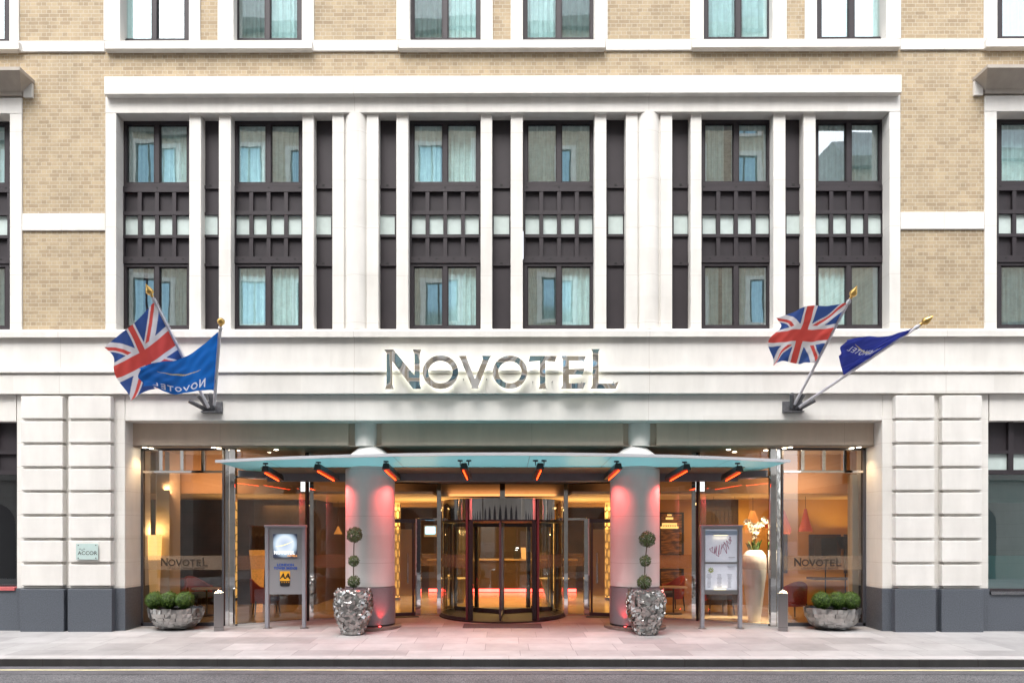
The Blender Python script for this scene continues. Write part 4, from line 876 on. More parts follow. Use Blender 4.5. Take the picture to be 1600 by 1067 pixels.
        q.build('emblem', mat('lime_emblem', (.40, .46, .05), .6), t)
        q = MB()
        for cx in (1108, 1124, 1140):
            for r_ in range(11):
                z_ = Z(897+r_*2.0, Y); w = .055*(.5+.5*random.random()); q.box(X(cx, Y)-w, X(cx, Y)+w, Y+.0145, Y+.0155, z_-.004, z_+.003)
        for a, b_, w in ((1126, 833, .12), (1143, 870, .06), (1142, 885, .07)): q.box(X(a, Y)-w, X(a, Y)+w, Y-.016, Y-.0125 if b_ < 836 else Y+.019, Z(b_, Y)-.004, Z(b_, Y)+.004)
        q.build('small_print', mat('grey_print', (.3, .3, .33), .6), t)
        p = MB(); p.add([(xa, Y-.012, zb), (xb, Y-.012, zb), (xb, Y-.0125, zt-.08), (xa, Y-.0125, zt-.08)], [(0, 1, 2, 3)]); p.build('glass', glass('menu_glass', (.97, .97, .97), .05, .8), t)
sign_stand(414, 478, 'grey sign stand with glowing light box and amber star badge', 0)
sign_stand(1094, 1159, 'grey menu case stand with crimson scribble drawing behind glass', 1)

# ------------------------------------------------------------------ planters
def leaf_ball(q, c, r, n, rd, ls=.022):
    for _ in range(n):
        while True:
            v = Vector((rd.gauss(0, 1), rd.gauss(0, 1), rd.gauss(0, 1))).normalized()
            break
        lump = 1+.05*math.sin(v.x*7+c[0]*9)*math.cos(v.z*6)+.04*math.sin(v.y*9+v.z*8)
        p = Vector(c)+v*r*lump*(rd.uniform(.80, 1.03)); s_ = ls*rd.uniform(.6, 1.25)
        nrm = (v*1.2+Vector((rd.uniform(-.9, .9), rd.uniform(-.9, .9), rd.uniform(-.9, .9)))).normalized(); u = nrm.orthogonal().normalized(); w = nrm.cross(u); a = rd.random()*6.28
        u, w = u*math.cos(a)+w*math.sin(a), w*math.cos(a)-u*math.sin(a)
        q.add([p-u*s_*.9, p-w*s_*.45, p+u*s_, p+w*s_*.45], [(0, 1, 2, 3)])
def leafmat(name, c1, c2):
    m, t, b, ns, L = nodes(name); tc = N(t, 'ShaderNodeTexCoord'); n = N(t, 'ShaderNodeTexNoise'); n.inputs['Scale'].default_value = 28; n.inputs['Detail'].default_value = 3
    cr = N(t, 'ShaderNodeValToRGB'); cr.color_ramp.elements[0].color = (*c1, 1); cr.color_ramp.elements[1].color = (*c2, 1); cr.color_ramp.elements[0].position = .35; cr.color_ramp.elements[1].position = .65
    L.new(tc.outputs['Object'], n.inputs['Vector']); L.new(n.outputs[0], cr.inputs[0]); L.new(cr.outputs[0], b.inputs['Base Color']); b.inputs['Roughness'].default_value = .5; return m
M['box'] = leafmat('boxwood_leaves', (.028, .070, .006), (.10, .185, .02)); M['topi'] = leafmat('topiary_leaves', (.03, .06, .015), (.10, .15, .045))
M['soil'] = mat('dark_soil', (.02, .015, .01), .9); M['stem'] = mat('woody_stem', (.10, .07, .05), .8)
BW = {'left': (P(268, 983, .05), .535), 'right': (P(1306, 985, .05), .535)}
rd = random.Random(3)
for side, (c0, rb) in BW.items():
    c0 = Vector((c0.x, .22, 0.0)); t = empty('bowl_planter', c0, f'wide shallow bowl planter of silver tiles in front of the {side} window', 'planter', 'silver mosaic bowl planters')
    hgt = .415
    def bp(v, a, off=0): v = max(0, v); r = (.20+(rb-.20)*(math.sin(min(1, v)*math.pi/2)**.85))+off; return Vector((c0.x+r*math.cos(a), c0.y+r*.8*math.sin(a), .015+hgt*(1-math.cos(v*math.pi/2))**.9+.0))
    q = MB(); prof = []
    for j in range(9):
        v = j/8; prof.append(v)
    vs = []; nn = 48
    for v in prof:
        for i in range(nn): vs.append(bp(v, 2*math.pi*i/nn, -.02))
    q.add(vs, [(j*nn+i, j*nn+(i+1) % nn, (j+1)*nn+(i+1) % nn, (j+1)*nn+i) for j in range(8) for i in range(nn)]+[list(range(nn))]); q.build('liner', M['dark'], t, smooth=True)
    q = MB(); rows = 7
    for j in range(rows):
        cnt = 16+j*3
        for i in range(cnt):
            a = 2*math.pi*(i+.5*(j % 2)+rd.uniform(-.1, .1))/cnt; da = math.pi/cnt*1.02; v0, v1 = j/rows+rd.uniform(-.02, .02), (j+1.08)/rows+rd.uniform(-.02, .03)
            o1, o2, o3, o4 = [rd.uniform(.0, .028) for _ in range(4)]
            p = [bp(v0, a-da, o1), bp(v0, a+da, o2), bp(min(v1, 1.07), a+da, o3), bp(min(v1, 1.07), a-da, o4)]
            nrm = (p[1]-p[0]).cross(p[3]-p[0]).normalized()*.018
            q.add(p+[x-nrm for x in p]+[], [(0, 1, 2, 3), (0, 4, 5, 1), (1, 5, 6, 2), (2, 6, 7, 3), (3, 7, 4, 0)])
    q.build('tiled_shell', M['shard'], t)
    q = MB(); q.lathe([(0.001, hgt-.02), (rb-.06, hgt-.02)], c0.x, c0.y, 32); 
    q.v = [(x, c0.y+(y-c0.y)*.78, z) for x, y, z in q.v]; q.build('soil', M['soil'], t)
    pxs = (241, 263.5, 288) if side == 'left' else (1283, 1307, 1328)
    names = ('left', 'middle', 'right')
    for k_, px in enumerate(pxs):
        yy = .18+(.05 if k_ == 1 else 0); cc = P(px, 937.5, yy); 
        tb = empty('boxwood_ball', (cc.x, cc.y, cc.z-.19), f'clipped green boxwood ball, {names[k_]} one of three in the {side} silver bowl', 'shrub', 'clipped boxwood balls in the bowls')
        q = MB(); leaf_ball(q, cc, .182, 4200, rd, .0125); q.build('foliage', M['box'], tb)
        q = MB(); q.lathe([(.001, cc.z-.16), (.11, cc.z-.11), (.158, cc.z), (.112, cc.z+.112), (.001, cc.z+.158)], cc.x, cc.y, 16); q.build('shade_core', mat('core_shade', (.012, .028, .006), .9) if 'core_shade' not in bpy.data.materials else bpy.data.materials['core_shade'], tb, smooth=True)  # solid dark core, shade between the leaves given as colour
for side, px, tops in (('left', 551.5, [(553.5, 835, 13), (552.5, 876, 9.5), (552.5, 908.5, 10.5)]), ('right', 1009, [(1011, 842, 13.5), (1008, 876, 9.6), (1006.5, 909, 12)])):
    Y = -.38; cx = X(px, Y); t = empty('tall_planter', (cx, Y, 0), f'tall crumpled silver planter standing before the {side} column', 'planter', 'tall faceted silver planters')
    pr = [(.19, 0), (.20, .07), (.27, .22), (.335, .40), (.355, .58), (.34, .75), (.30, .86)]
    def rad(z):
        for (r0, z0), (r1, z1) in zip(pr[:-1], pr[1:]):
            if z <= z1: return r0+(r1-r0)*(z-z0)/(z1-z0)
        return pr[-1][0]
    q = MB(); q.lathe([(r-.03, z) for r, z in pr], cx, Y, 24); q.build('liner', M['dark'], t)
    q = MB(); nz, na = 14, 20; grid = {}
    for j in range(nz+1):
        for i in range(na):
            z = .86*j/nz+(rd.uniform(-.022, .022) if 0 < j < nz else 0); r = rad(max(0, min(.86, z)))+(rd.uniform(-.022, .03) if j > 0 else 0)
            a = 2*math.pi*(i+.5*(j % 2)+rd.uniform(-.25, .25))/na; grid[j, i] = Vector((cx+r*math.cos(a), Y+r*math.sin(a), z-.005))
    for j in range(nz):
        for i in range(na):
            i2 = (i+1) % na
            A, B, Cc, D = grid[j, i], grid[j, i2], grid[j+1, i2], grid[j+1, i]
            tris = [(A, B, D), (B, Cc, D)] if j % 2 == 0 else [(A, B, Cc), (A, Cc, D)]
            for tr in tris:
                ctr = sum(tr, Vector())/3; out = (ctr-Vector((cx, Y, ctr.z))).normalized(); sh = out*rd.uniform(-.012, .02)
                mid = ctr+out*rd.uniform(.0, .012)+Vector((rd.uniform(-.01, .01), 0, rd.uniform(-.01, .01)))
                v3 = [p+(p-ctr)*.06+sh for p in tr]+[mid+sh]
                q.add(v3, [(0, 1, 3), (1, 2, 3), (2, 0, 3)])
    for j in range(17):                                    # overlapping steel chips set over the shell
        for i in range(19):
            z = .02+.83*(j+rd.uniform(.1, .9))/17; a = 2*math.pi*(i+rd.random())/19; rr_ = rad(z)+rd.uniform(.012, .035)
            out = Vector((math.cos(a), math.sin(a), rd.uniform(-.30, .30))).normalized(); out = (out+Vector((rd.uniform(-.28, .28), rd.uniform(-.28, .28), 0))).normalized()
            u_ = out.cross(Vector((0, 0, 1))).normalized(); w_ = out.cross(u_); th = rd.uniform(-.7, .7); u_, w_ = u_*math.cos(th)+w_*math.sin(th), w_*math.cos(th)-u_*math.sin(th)
            c_ = Vector((cx+rr_*math.cos(a), Y+rr_*math.sin(a), z)); hu, hw = rd.uniform(.030, .052), rd.uniform(.020, .034)
            f4 = [c_-u_*hu-w_*hw, c_+u_*hu-w_*hw, c_+u_*hu+w_*hw, c_-u_*hu+w_*hw]
            q.add(f4+[p-out*.03 for p in f4], [(0, 1, 2, 3), (0, 4, 5, 1), (1, 5, 6, 2), (2, 6, 7, 3), (3, 7, 4, 0)])
    q.build('crumpled_shell', M['shard'], t)
    q = MB(); q.lathe([(0.001, .80), (.29, .80)], cx, Y, 24); q.build('soil', M['soil'], t)
    t = empty('topiary_tree', (cx, Y, .8), f'three ball topiary in the {side} tall silver planter', 'topiary', 'three tiered topiary trees')
    pts = [Vector((cx, Y, .8))]+[P(a, b_, Y) for a, b_, _ in tops[::-1]]
    q = MB()
    for a, b_ in zip(pts[:-1], pts[1:]):
        m1 = a.lerp(b_, .5)+Vector((rd.uniform(-.008, .008), 0, 0)); q.tube(a, m1, .012, .011, 8); q.tube(m1, b_, .011, .010, 8)
    pt = pts[-1]
    for k_ in range(9):
        a = k_*.7; q.tube(pt-Vector((0, 0, .17)), pt+Vector((.09*math.cos(a), .09*math.sin(a), -.03)), .005, .003, 5)
    q.build('trunk', M['stem'], t)
    for a, b_, r in tops:
        q = MB(); cc = P(a, b_, Y); rr = .93*r*(DIST+Y)/F; leaf_ball(q, cc, rr*1.0, int(1500*(rr/.16)**2), rd, .019)
        q.v = q.v; q.build('crown', M['topi'], t)
# bollard bins
for side, px, yaw in (('left', 341, .42), ('right', 1223, -.42)):
    Y = .02; cx = X(px, Y); t = empty('ash_bin', (cx, Y, 0), f'square steel ash bin post beside the {side} silver bowl', 'ash bin', 'steel ash bin posts')
    zt = Z(927, Y); w = .175
    q = MB(); q.rbox((cx, Y, (zt+.012)/2), w, w, zt+.012, yaw); q.build('body', M['brushed'], t, bevel=.004)
    ca, sa = math.cos(yaw), math.sin(yaw); h_ = w/2+.004; cn = [(cx+(x*ca-y*sa), Y+(x*sa+y*ca)) for x, y in ((-h_, -h_), (h_, -h_), (h_, h_), (-h_, h_))]; hi = [(cx+(x*ca-y*sa), Y+(x*sa+y*ca)) for x, y in ((-.02, -.02), (.02, -.02), (.02, .02), (-.02, .02))]
    q = MB(); q.add([(*p, zt+.007) for p in cn]+[(*p, zt+.02) for p in cn]+[(*p, zt+.075) for p in hi], [(3, 2, 1, 0), (0, 1, 5, 4), (1, 2, 6, 5), (2, 3, 7, 6), (3, 0, 4, 7), (4, 5, 9, 8), (5, 6, 10, 9), (6, 7, 11, 10), (7, 4, 8, 11), (8, 9, 10, 11)]); q.build('pyramid_cap', mat('cap_steel', (.75, .75, .75), .25, metal=1) if 'cap_steel' not in bpy.data.materials else bpy.data.materials['cap_steel'], t)
    q = MB(); q.rbox((cx+.035*sa, Y-.052*ca, zt+.046), .05, .012, .02, yaw); q.build('stub_slot', M['black'], t)
    q = MB(); q.rbox((cx, Y, .075), w+.002, w+.002, .004, yaw); q.build('base_joint', M['black'], t)

# ------------------------------------------------------------------ downlights
for i, (a, b_, Y, lab) in enumerate([(225, 699, .42, 'leftmost soffit downlight'), (235, 702, .52, 'second soffit downlight from the left corner'), (333, 699, .42, 'front downlight of the pair above the left canopy end'), (341, 702, .52, 'rear downlight of the pair above the left canopy end'), (371, 706.5, .9, 'downlight just above the left end of the canopy'), (431, 704, .8, 'downlight left of the left column'),
        (1138, 704, .8, 'downlight right of the right column'), (1147, 709.5, 1.2, 'faint downlight behind the canopy edge right of the right column'), (1196, 706.5, .9, 'downlight just above the right end of the canopy'), (1234.5, 699, .42, 'front downlight of the pair above the right window'), (1225, 702.5, .55, 'rear downlight of the pair above the right window'), (1341, 699, .42, 'rightmost soffit downlight'), (1330, 702.5, .55, 'second soffit downlight from the right corner')]):
    x = X(a, Y); zz = 3.732
    t = empty('downlight', (x, Y, zz), 'small round glowing '+lab, 'downlight', 'recessed downlights in the entrance soffit')
    q = MB(); q.lathe([(.045, zz-.006), (.058, zz-.006), (.058, zz)], x, Y, 20); q.build('ring', M['white_metal'], t)
    q = MB(); q.lathe([(0.001, zz-.008), (.044, zz-.010)], x, Y, 20); q.build('lens', emis('downlight_lens', (1, .86, .62), 14) if 'downlight_lens' not in bpy.data.materials else bpy.data.materials['downlight_lens'], t)
    lamp('lamp', 'SPOT', (x, Y, zz-.03), (0, 0, 0), 9 if a in (225, 235, 1341, 1330) else 8, (1, .68, .36), t, size=.04, spot=105, blend=.8)

# ------------------------------------------------------------------ flags
def union_jack(u, v):
    W_, H_ = 2.0, 1.0; x, y = (u-.5)*W_, (v-.5)*H_; red = (.66, .085, .07); wh = (.72, .71, .74); bl = (.04, .09, .30)
    if abs(x) < .1 or abs(y) < .1: return red
    if abs(x) < .167 or abs(y) < .167: return wh
    L_ = math.hypot(2, 1); d1 = (x*1-y*2)/L_; d2 = (x*1+y*2)/L_
    for d, s_ in ((d1, 1), (d2, -1)):
        if abs(d) < .1:
            side = (x > 0)
            off = d if (s_ == 1) == side else -d
            off = d*(1 if x > 0 else -1)*(1 if s_ == 1 else -1)
            if 0 < off < .067: return red
            return wh
    return bl
def segd(px, py, a, b_):
    ax, ay = a; bx, by = b_; dx, dy = bx-ax, by-ay; t = max(0, min(1, ((px-ax)*dx+(py-ay)*dy)/(dx*dx+dy*dy+1e-9))); return math.hypot(px-ax-t*dx, py-ay-t*dy)
GL = {'N': [((0, 0), (0, 1.2)), ((0, 1.2), (.8, 0)), ((.8, 0), (.8, 1.2))], 'V': [((0, 1), (.4, 0)), ((.4, 0), (.8, 1))], 'T': [((0, 1), (.8, 1)), ((.4, 1), (.4, 0))],
      'E': [((0, 0), (0, 1)), ((0, 1), (.6, 1)), ((0, .5), (.55, .5)), ((0, 0), (.6, 0))], 'L': [((0, 1.2), (0, 0)), ((0, 0), (.65, 0))]}
def blue_flag(mirror, base=(.006, .105, .40), ty=.2, th=.13):
    def f(u, v):
        uu = 1-u if mirror else u
        W_ = 1.6; x = uu*W_; h_ = th; step = h_*1.25; x0 = .25
        for k_, ch in enumerate('NOVOTEL'):
            lx, ly = (x-x0-k_*step)/h_, (v-ty)/h_
            if -.2 < lx < 1.1 and -.2 < ly < 1.4:
                if ch == 'O':
                    if abs(math.hypot(lx-.42, ly-.5)-.42) < .10: return (.62, .64, .72)
                elif any(segd(lx, ly, a, b_) < .10 for a, b_ in GL[ch]): return (.62, .64, .72)
        t = (x-.35)/.9
        if 0 < t < 1 and abs(v-(.50+.18*t*t+.03*t)) < .014*math.sin(math.pi*t)+.004: return (.42, .36, .18)
        return base
    return f
M['flag'] = vcol('flag_cloth', trans=.35)
def flag(ht, hb, fb, ft, colf, name, label, sag=.1, wave=.05, ph=0, nu=170, nv=110, edge=0.0, freq=2.2):
    ht, hb, fb, ft = map(Vector, (ht, hb, fb, ft)); vs = []; cols = []
    nrm = (hb-ht).cross(ft-ht).normalized()
    for j in range(nv+1):
        v = j/nv
        for i in range(nu+1):
            u = i/nu; a = hb.lerp(ht, v); b_ = fb.lerp(ft, v); p = a.lerp(b_, u)
            p = p+Vector((0, 0, -sag*max(0,math.sin(math.pi*u))**1.2*(.4+.6*v)))
            w = wave*min(1, u*2.2+.12)*math.sin(u*math.pi*2*freq+v*2.2+ph)+wave*.5*u*math.sin(u*9+v*6+ph*2)
            w += .012*math.sin(v*26+u*8)*(1-u)**2+.010*math.sin(u*17-v*11+ph*3)+.006*math.sin(u*31+v*19)
            p = p+nrm*w+Vector((edge*math.sin(v*9+ph)*u**4, 0, edge*.6*math.sin(v*5+u*4+ph)*u**3)); vs.append(p); cols.append(colf(u, v))
    o0 = ht; q = MB(); q.add(vs, [(j*(nu+1)+i, j*(nu+1)+i+1, (j+1)*(nu+1)+i+1, (j+1)*(nu+1)+i) for j in range(nv) for i in range(nu)])
    o = q.build(name, M['flag'], None, smooth=True, loc=ht)
    at = o.data.color_attributes.new('Col', 'FLOAT_COLOR', 'POINT')
    at.data.foreach_set('color', [c for col in cols for c in (*col, 1)])
    for p in o.data.polygons: p.use_smooth = True
    tag(o, label, 'flag', 'flags flying over the entrance'); return o
def flagpole(a, b_, label, r=.028, onion=False):
    a = Vector(a); b_ = Vector(b_); d = (b_-a).normalized(); t = empty('flagpole', a, label, 'flagpole', 'white flagpoles with gilded tips')
    q = MB(); q.tube(a, b_, r*1.05, r*.85, 16); q.build('pole', M['pole'], t, smooth=True)
    q = MB(); s_ = 1.0
    pr_ = [(0.001, 0), (.03, 0), (.022, .03), (.05, .05), (.068, .08), (.064, .115), (.045, .15), (.022, .19), (.001, .235)] if not onion else [(0.001, 0), (.028, 0), (.02, .03), (.05, .045), (.066, .08), (.06, .115), (.035, .14), (.012, .155), (.001, .16)]
    q.rev(pr_, b_, d, 20); q.build('finial', M['gold'], t, smooth=True)
    q = MB(); q.tube(b_-d*.10, b_-d*.04, r*1.35, n=14); q.build('collar', M['white_metal'], t)
    q = MB(); side = d.orthogonal().normalized()*.04; q.tube(a+d*.4+side, b_-d*.1+side, .004, n=5); q.build('halyard', M['pole'], t)
    return t
def bracket(px, py, dirs, label):
    c = P(px, py, -.0); t = empty('flagpole_bracket', c, label, 'bracket', 'steel flagpole brackets on the lintel')
    q = MB(); q.pbox(px-15.5, px+15.5, py-9, py+9, -.03, .0); q.build('wall_plate', M['galv'], t, bevel=.004)
    for dx, dz in dirs:
        s0 = Vector((c.x+dx*.12, -.03, c.z-.05)); d = Vector((dx, -.62, dz)).normalized(); q = MB(); q.tube(s0, s0+d*.34, .042, n=14); q.mi = 1; q.tube(s0+d*.325, s0+d*.3405, .036, n=14); q.build('socket', [M['galv'], M['black']], t)
    q = MB(); q.box(c.x-.19, c.x+.19, -.10, -.03, c.z-.115, c.z-.09); q.build('gusset', M['galv'], t)
bracket(331, 636, ((-1.0, .55), (-.42, .8), (.12, .9)), 'three socket steel bracket holding the two left flagpoles')
bracket(1238, 636, ((-.25, .9), (.25, .8), (.85, .5)), 'three socket steel bracket holding the two right flagpoles')
A0 = P(325, 636, -.12); A1 = P(237, 463, -1.35)
flagpole(A0, A1, 'left flagpole leaning left with the union flag')
B0 = P(334, 632, -.14); B1 = P(344, 508, -1.6)
flagpole(B0, B1, 'nearly upright flagpole with the blue flag at the left', onion=True)
C0 = P(1241, 632, -.12); C1 = P(1328, 467, -1.35)
flagpole(C0, C1, 'right flagpole holding the union flag')
D0 = P(1248, 636, -.12); D1 = P(1437, 508, -1.7)
flagpole(D0, D1, 'far right flagpole leaning low to the right with the dark blue flag')
def on(a, b_, px):  # point on pole whose picture x/y matches roughly
    best = min((abs(785+(a.lerp(b_, k/400).x)*F/(DIST+a.lerp(b_, k/400).y)-px[0])+abs(835-(a.lerp(b_, k/400).z-EYE)*F/(DIST+a.lerp(b_, k/400).y)-px[1]), k) for k in range(401)); return a.lerp(b_, best[1]/400)
ht, hb = on(A0, A1, (240, 470)), on(A0, A1, (298, 580))
flag(ht, hb, P(200, 622, -.75), P(163, 540, -1.25), union_jack, 'union_flag', 'union flag billowing left, behind the bright blue flag', sag=.06, wave=.07, ph=.6, edge=.06, freq=1.4)
ht, hb = on(B0, B1, (343, 518)), on(B0, B1, (335, 610))
flag(ht, hb, P(222, 604, -1.0), P(214, 574, -1.3), blue_flag(False, ty=.08, th=.14), 'blue_flag', 'bright blue flag with reversed white lettering and gold arc on the left', sag=.16, wave=.05, ph=0, edge=.04, freq=1.3)
ht, hb = on(C0, C1, (1320, 473)), on(C0, C1, (1275, 568))
flag(ht, hb, P(1199, 566, -.75), P(1215, 492, -1.3), union_jack, 'union_flag', 'union flag flying left over the right side of the entrance', sag=-.02, wave=.07, ph=1.2, edge=.08, freq=1.4)
ht, hb = on(D0, D1, (1431, 513)), on(D0, D1, (1318, 588))
flag(ht, hb, P(1309, 556, -.9), P(1322, 531, -1.25), blue_flag(False, base=(.03, .045, .30), ty=.45, th=.13), 'blue_flag', 'dark blue flag drooping along the far right pole', sag=.05, wave=.04, ph=.4, edge=.03, freq=1.2)

# ------------------------------------------------------------------ lobby furniture
M['redf'] = mat('red_upholstery', (.30, .025, .015), .8, var=.15, scale=30); M['bluef'] = mat('blue_upholstery', (.06, .09, .17), .8); M['legw'] = mat('dark_wood_leg', (.02, .012, .01), .5)
def armchair(x, y, rz, label, z=FZ):
    t = bpy.data.objects.new('armchair', None); C.objects.link(t); t.location = (0, 0, 0); ORG[t] = Vector((0, 0, 0)); tag(t, label, 'armchair', 'red and blue armchairs in the lobby')
    q = MB(); q.box(-.26, .26, -.28, .24, .34, .46); q.build('seat', M['bluef'], t, bevel=.03, seg=3)
    q = MB(); n = 14; vs = []
    for i in range(n+1):
        a = math.pi*(-.08+1.16*i/n); x_, y_ = .34*math.cos(a), .02+.32*math.sin(a); h_ = .62+.24*max(0, math.sin(max(0, min(math.pi, a))))**1.5
        for r_, zz in ((1, .30), (1.06, h_), (.90, h_-.01), (.84, .32)): vs.append((x_*r_, y_*r_, zz))
    q.add(vs, [(4*i+a, 4*i+4+a, 4*i+4+(a+1) % 4, 4*i+(a+1) % 4) for i in range(n) for a in range(4)]+[(0, 1, 2, 3), (4*n, 4*n+3, 4*n+2, 4*n+1)]); q.build('backrest', M['redf'], t, smooth=True)
    for lx, ly in ((-.27, -.25), (.27, -.25), (-.24, .24), (.24, .24)):
        q = MB(); q.tube((lx, ly, .36), (lx*1.12, ly*1.12, 0), .022, .013, 8); q.build('leg', M['legw'], t)
    t.location = (x, y, z); t.rotation_euler = (0, 0, rz); return t
armchair(X(262, 1.9), 1.95, -.4, 'red tub armchair behind the left boxwood bowl')
armchair(X(415, 2.2), 2.2, 2.0, 'red armchair with a blue seat behind the light box sign')
armchair(X(310, 3.0), 3.0, 1.1, 'dark blue seated armchair beyond the left ash bin')
armchair(X(1232, 1.6), 1.55, 3.3, 'red armchair with its back to the right ash bin')
armchair(X(1120, 2.6), 2.6, .1, 'red armchair behind the menu case stand')
armchair(X(1045, 3.4), 3.3, -1.4, 'dark armchair right of the right column')
def table(x, y, label, r=.32, h=.62):
    t = empty('round_table', (x, y, FZ), label, 'table', 'small round lobby tables')
    q = MB(); q.lathe([(r, FZ+h), (r, FZ+h+.025)], x, y, 32); q.build('tabletop', mat('pale_table_top', (.55, .45, .35), .3) if 'pale_table_top' not in bpy.data.materials else bpy.data.materials['pale_table_top'], t)
    q = MB(); q.lathe([(.02, FZ+.02), (.02, FZ+h)], x, y, 12); q.build('stem', M['legw'], t); q = MB(); q.lathe([(.2, FZ), (.2, FZ+.015), (.03, FZ+.03)], x, y, 24); q.build('base', M['legw'], t)
table(X(322, 2.1), 2.1, 'small round table between the left bowl planter and ash bin'); table(X(1052, 2.5), 2.5, 'small round table right of the right column')
# paper floor lamp
def floor_lamp(x, y, label, h=1.95):
    t = empty('floor_lamp', (x, y, FZ), label, 'floor lamp')
    q = MB(); q.lathe([(.09, FZ+.03), (.13, FZ+h-.62)], x, y, 24); q.build('lower_shade', mat('paper_shade_dim', (.60, .46, .26), .8, emit=(1, .5, .15), es=.12) if 'paper_shade_dim' not in bpy.data.materials else bpy.data.materials['paper_shade_dim'], t, smooth=True)
    q = MB(); q.lathe([(.131, FZ+h-.62), (.155, FZ+h-.08)], x, y, 24); 
    m, tt, bb, nn, LL = nodes('paper_shade_lit') if 'paper_shade_lit' not in bpy.data.materials else (bpy.data.materials['paper_shade_lit'],)*1+(None,)*4
    if tt:
        tc = N(tt, 'ShaderNodeTexCoord'); w = N(tt, 'ShaderNodeTexWave', bands_direction='Z'); w.inputs['Scale'].default_value = 11; w.inputs['Distortion'].default_value = 2.5; LL.new(tc.outputs['Object'], w.inputs[0])
        cr = N(tt, 'ShaderNodeValToRGB'); cr.color_ramp.elements[0].color = (.75, .25, .04, 1); cr.color_ramp.elements[1].color = (1, .62, .18, 1); LL.new(w.outputs[0], cr.inputs[0]); LL.new(cr.outputs[0], bb.inputs['Emission Color']); bb.inputs['Emission Strength'].default_value = .8
    q.build('upper_shade', m, t, smooth=True)
    lamp('lamp', 'POINT', (x, y, FZ+h+.02), (0, 0, 0), 3, (1, .6, .22), t, size=.05); return t
floor_lamp(X(241, 1.05), 1.02, 'tall tapered paper floor lamp glowing in the left window')
# wicker column lamps (tall woven)
t = empty('woven_floor_lamp', (X(402, 2.9), 2.9, FZ), 'tall woven orange lamp behind the light box sign', 'floor lamp')
q = MB(); xx, yy = X(402, 2.9), 2.9
q.lathe([(.11, FZ), (.16, FZ+1.1), (.20, FZ+1.5)], xx, yy, 20); q.build('woven_body', mat('woven_cane', (.40, .17, .04), .7, var=.4, scale=25, emit=(1, .4, .08), es=.18), t)
q = MB()
for i in range(14): a = i*.45; q.tube((xx+.18*math.cos(a), yy+.18*math.sin(a), FZ+1.5), (xx+.14*math.cos(a), yy+.14*math.sin(a), FZ+1.85+.08*math.sin(i*3)), .01, n=5)
q.build('cane_rods', M['legw'], t)
# pendants
def pendant(px, py0, py1, Y, r, label, col, slats=False, glow=.5):
    x = X(px, Y); z1, z0 = Z(py0, Y), Z(py1, Y); t = empty('pendant_lamp', (x, Y, z0), label, 'pendant lamp', 'orange pendant lamps in the lobby')
    q = MB(); q.tube((x, Y, z1), (x, Y, CZ+.0), .005, n=5); q.build('cord', M['black'], t)
    if slats:
        q = MB()
        for i in range(28): a = 2*math.pi*i/28; q.tube((x+r*.25*math.cos(a), Y+r*.25*math.sin(a), z1), (x+r*math.cos(a), Y+r*math.sin(a), z0+.1), .007, n=4); q.tube((x+r*math.cos(a), Y+r*math.sin(a), z0+.1), (x+r*.8*math.cos(a), Y+r*.8*math.sin(a), z0), .007, n=4)
    else: q = MB(); q.lathe([(r*.18, z1), (r*.5, (z0+z1)/2), (r, z0)], x, Y, 24)
    q.build('shade', col, t, smooth=not slats)
    q = MB(); q.lathe([(.001, z0+.05), (.03, z0+.09), (.001, z0+.13)], x, Y, 10); q.build('bulb', emis('bulb', (1, .75, .4), 12) if 'bulb' not in bpy.data.materials else bpy.data.materials['bulb'], t)
    lamp('lamp', 'POINT', (x, Y, z0+.0), (0, 0, 0), 2, (1, .5, .2), t, size=.04)
M['pend_o'] = mat('orange_lampshade', (.20, .022, .008), .6, emit=(1, .10, .02), es=.10); M['pend_c'] = mat('amber_lampshade', (.35, .14, .03), .6, emit=(1, .4, .08), es=.2)
pendant(1258, 795, 830, 3.0, .17, 'red cone pendant in the right window', M['pend_o'])
pendant(1221, 797, 834, 2.8, .22, 'orange slatted pendant beside the right steel post', M['pend_o'], True)
pendant(528, 822, 834, 5.2, .12, 'small amber cone pendant left of the left column', M['pend_c'])
pendant(1176, 798, 832, 3.6, .20, 'large amber slatted pendant behind the orchids', M['pend_c'], True)
pendant(1203, 792, 825, 4.2, .13, 'narrow orange pendant left of the right steel post', M['pend_o'])
# shaded lamps and wall glow in the right room
t = empty('table_lamp', (X(1290, 4.9), 4.9, FZ), 'dark square shaded lamp against the ochre wall', 'lamp', 'dark shaded lamps by the ochre wall')
def shade(t, px, Y, w0, w1, py0, py1):
    q = MB(); x = X(px, Y); z1, z0 = Z(py0, Y), Z(py1, Y); q.add([(x-w0, Y-w0, z1), (x+w0, Y-w0, z1), (x+w0, Y+w0, z1), (x-w0, Y+w0, z1), (x-w1, Y-w1, z0), (x+w1, Y-w1, z0), (x+w1, Y+w1, z0), (x-w1, Y+w1, z0)], [(0, 1, 5, 4), (1, 2, 6, 5), (2, 3, 7, 6), (3, 0, 4, 7)]); q.build('lamp_shade', M['black'], t)
    q = MB(); q.tube((x, Y, FZ), (x, Y, z0+.05), .015); q.lathe([(.14, FZ), (.14, FZ+.02)], x, Y, 20); q.build('stand', M['black'], t)
    lamp('lamp', 'POINT', (x, Y, (z0+z1)/2), (0, 0, 0), 10, (1, .62, .2), t, size=.05)
shade(t, 1289, 3.9, .20, .20, 840, 868)
t = empty('table_lamp', (X(1322, 5.2), 5.2, FZ), 'dark flared lamp shade throwing light up the ochre wall', 'lamp', 'dark shaded lamps by the ochre wall')
shade(t, 1320, 4.1, .17, .08, 838, 857)
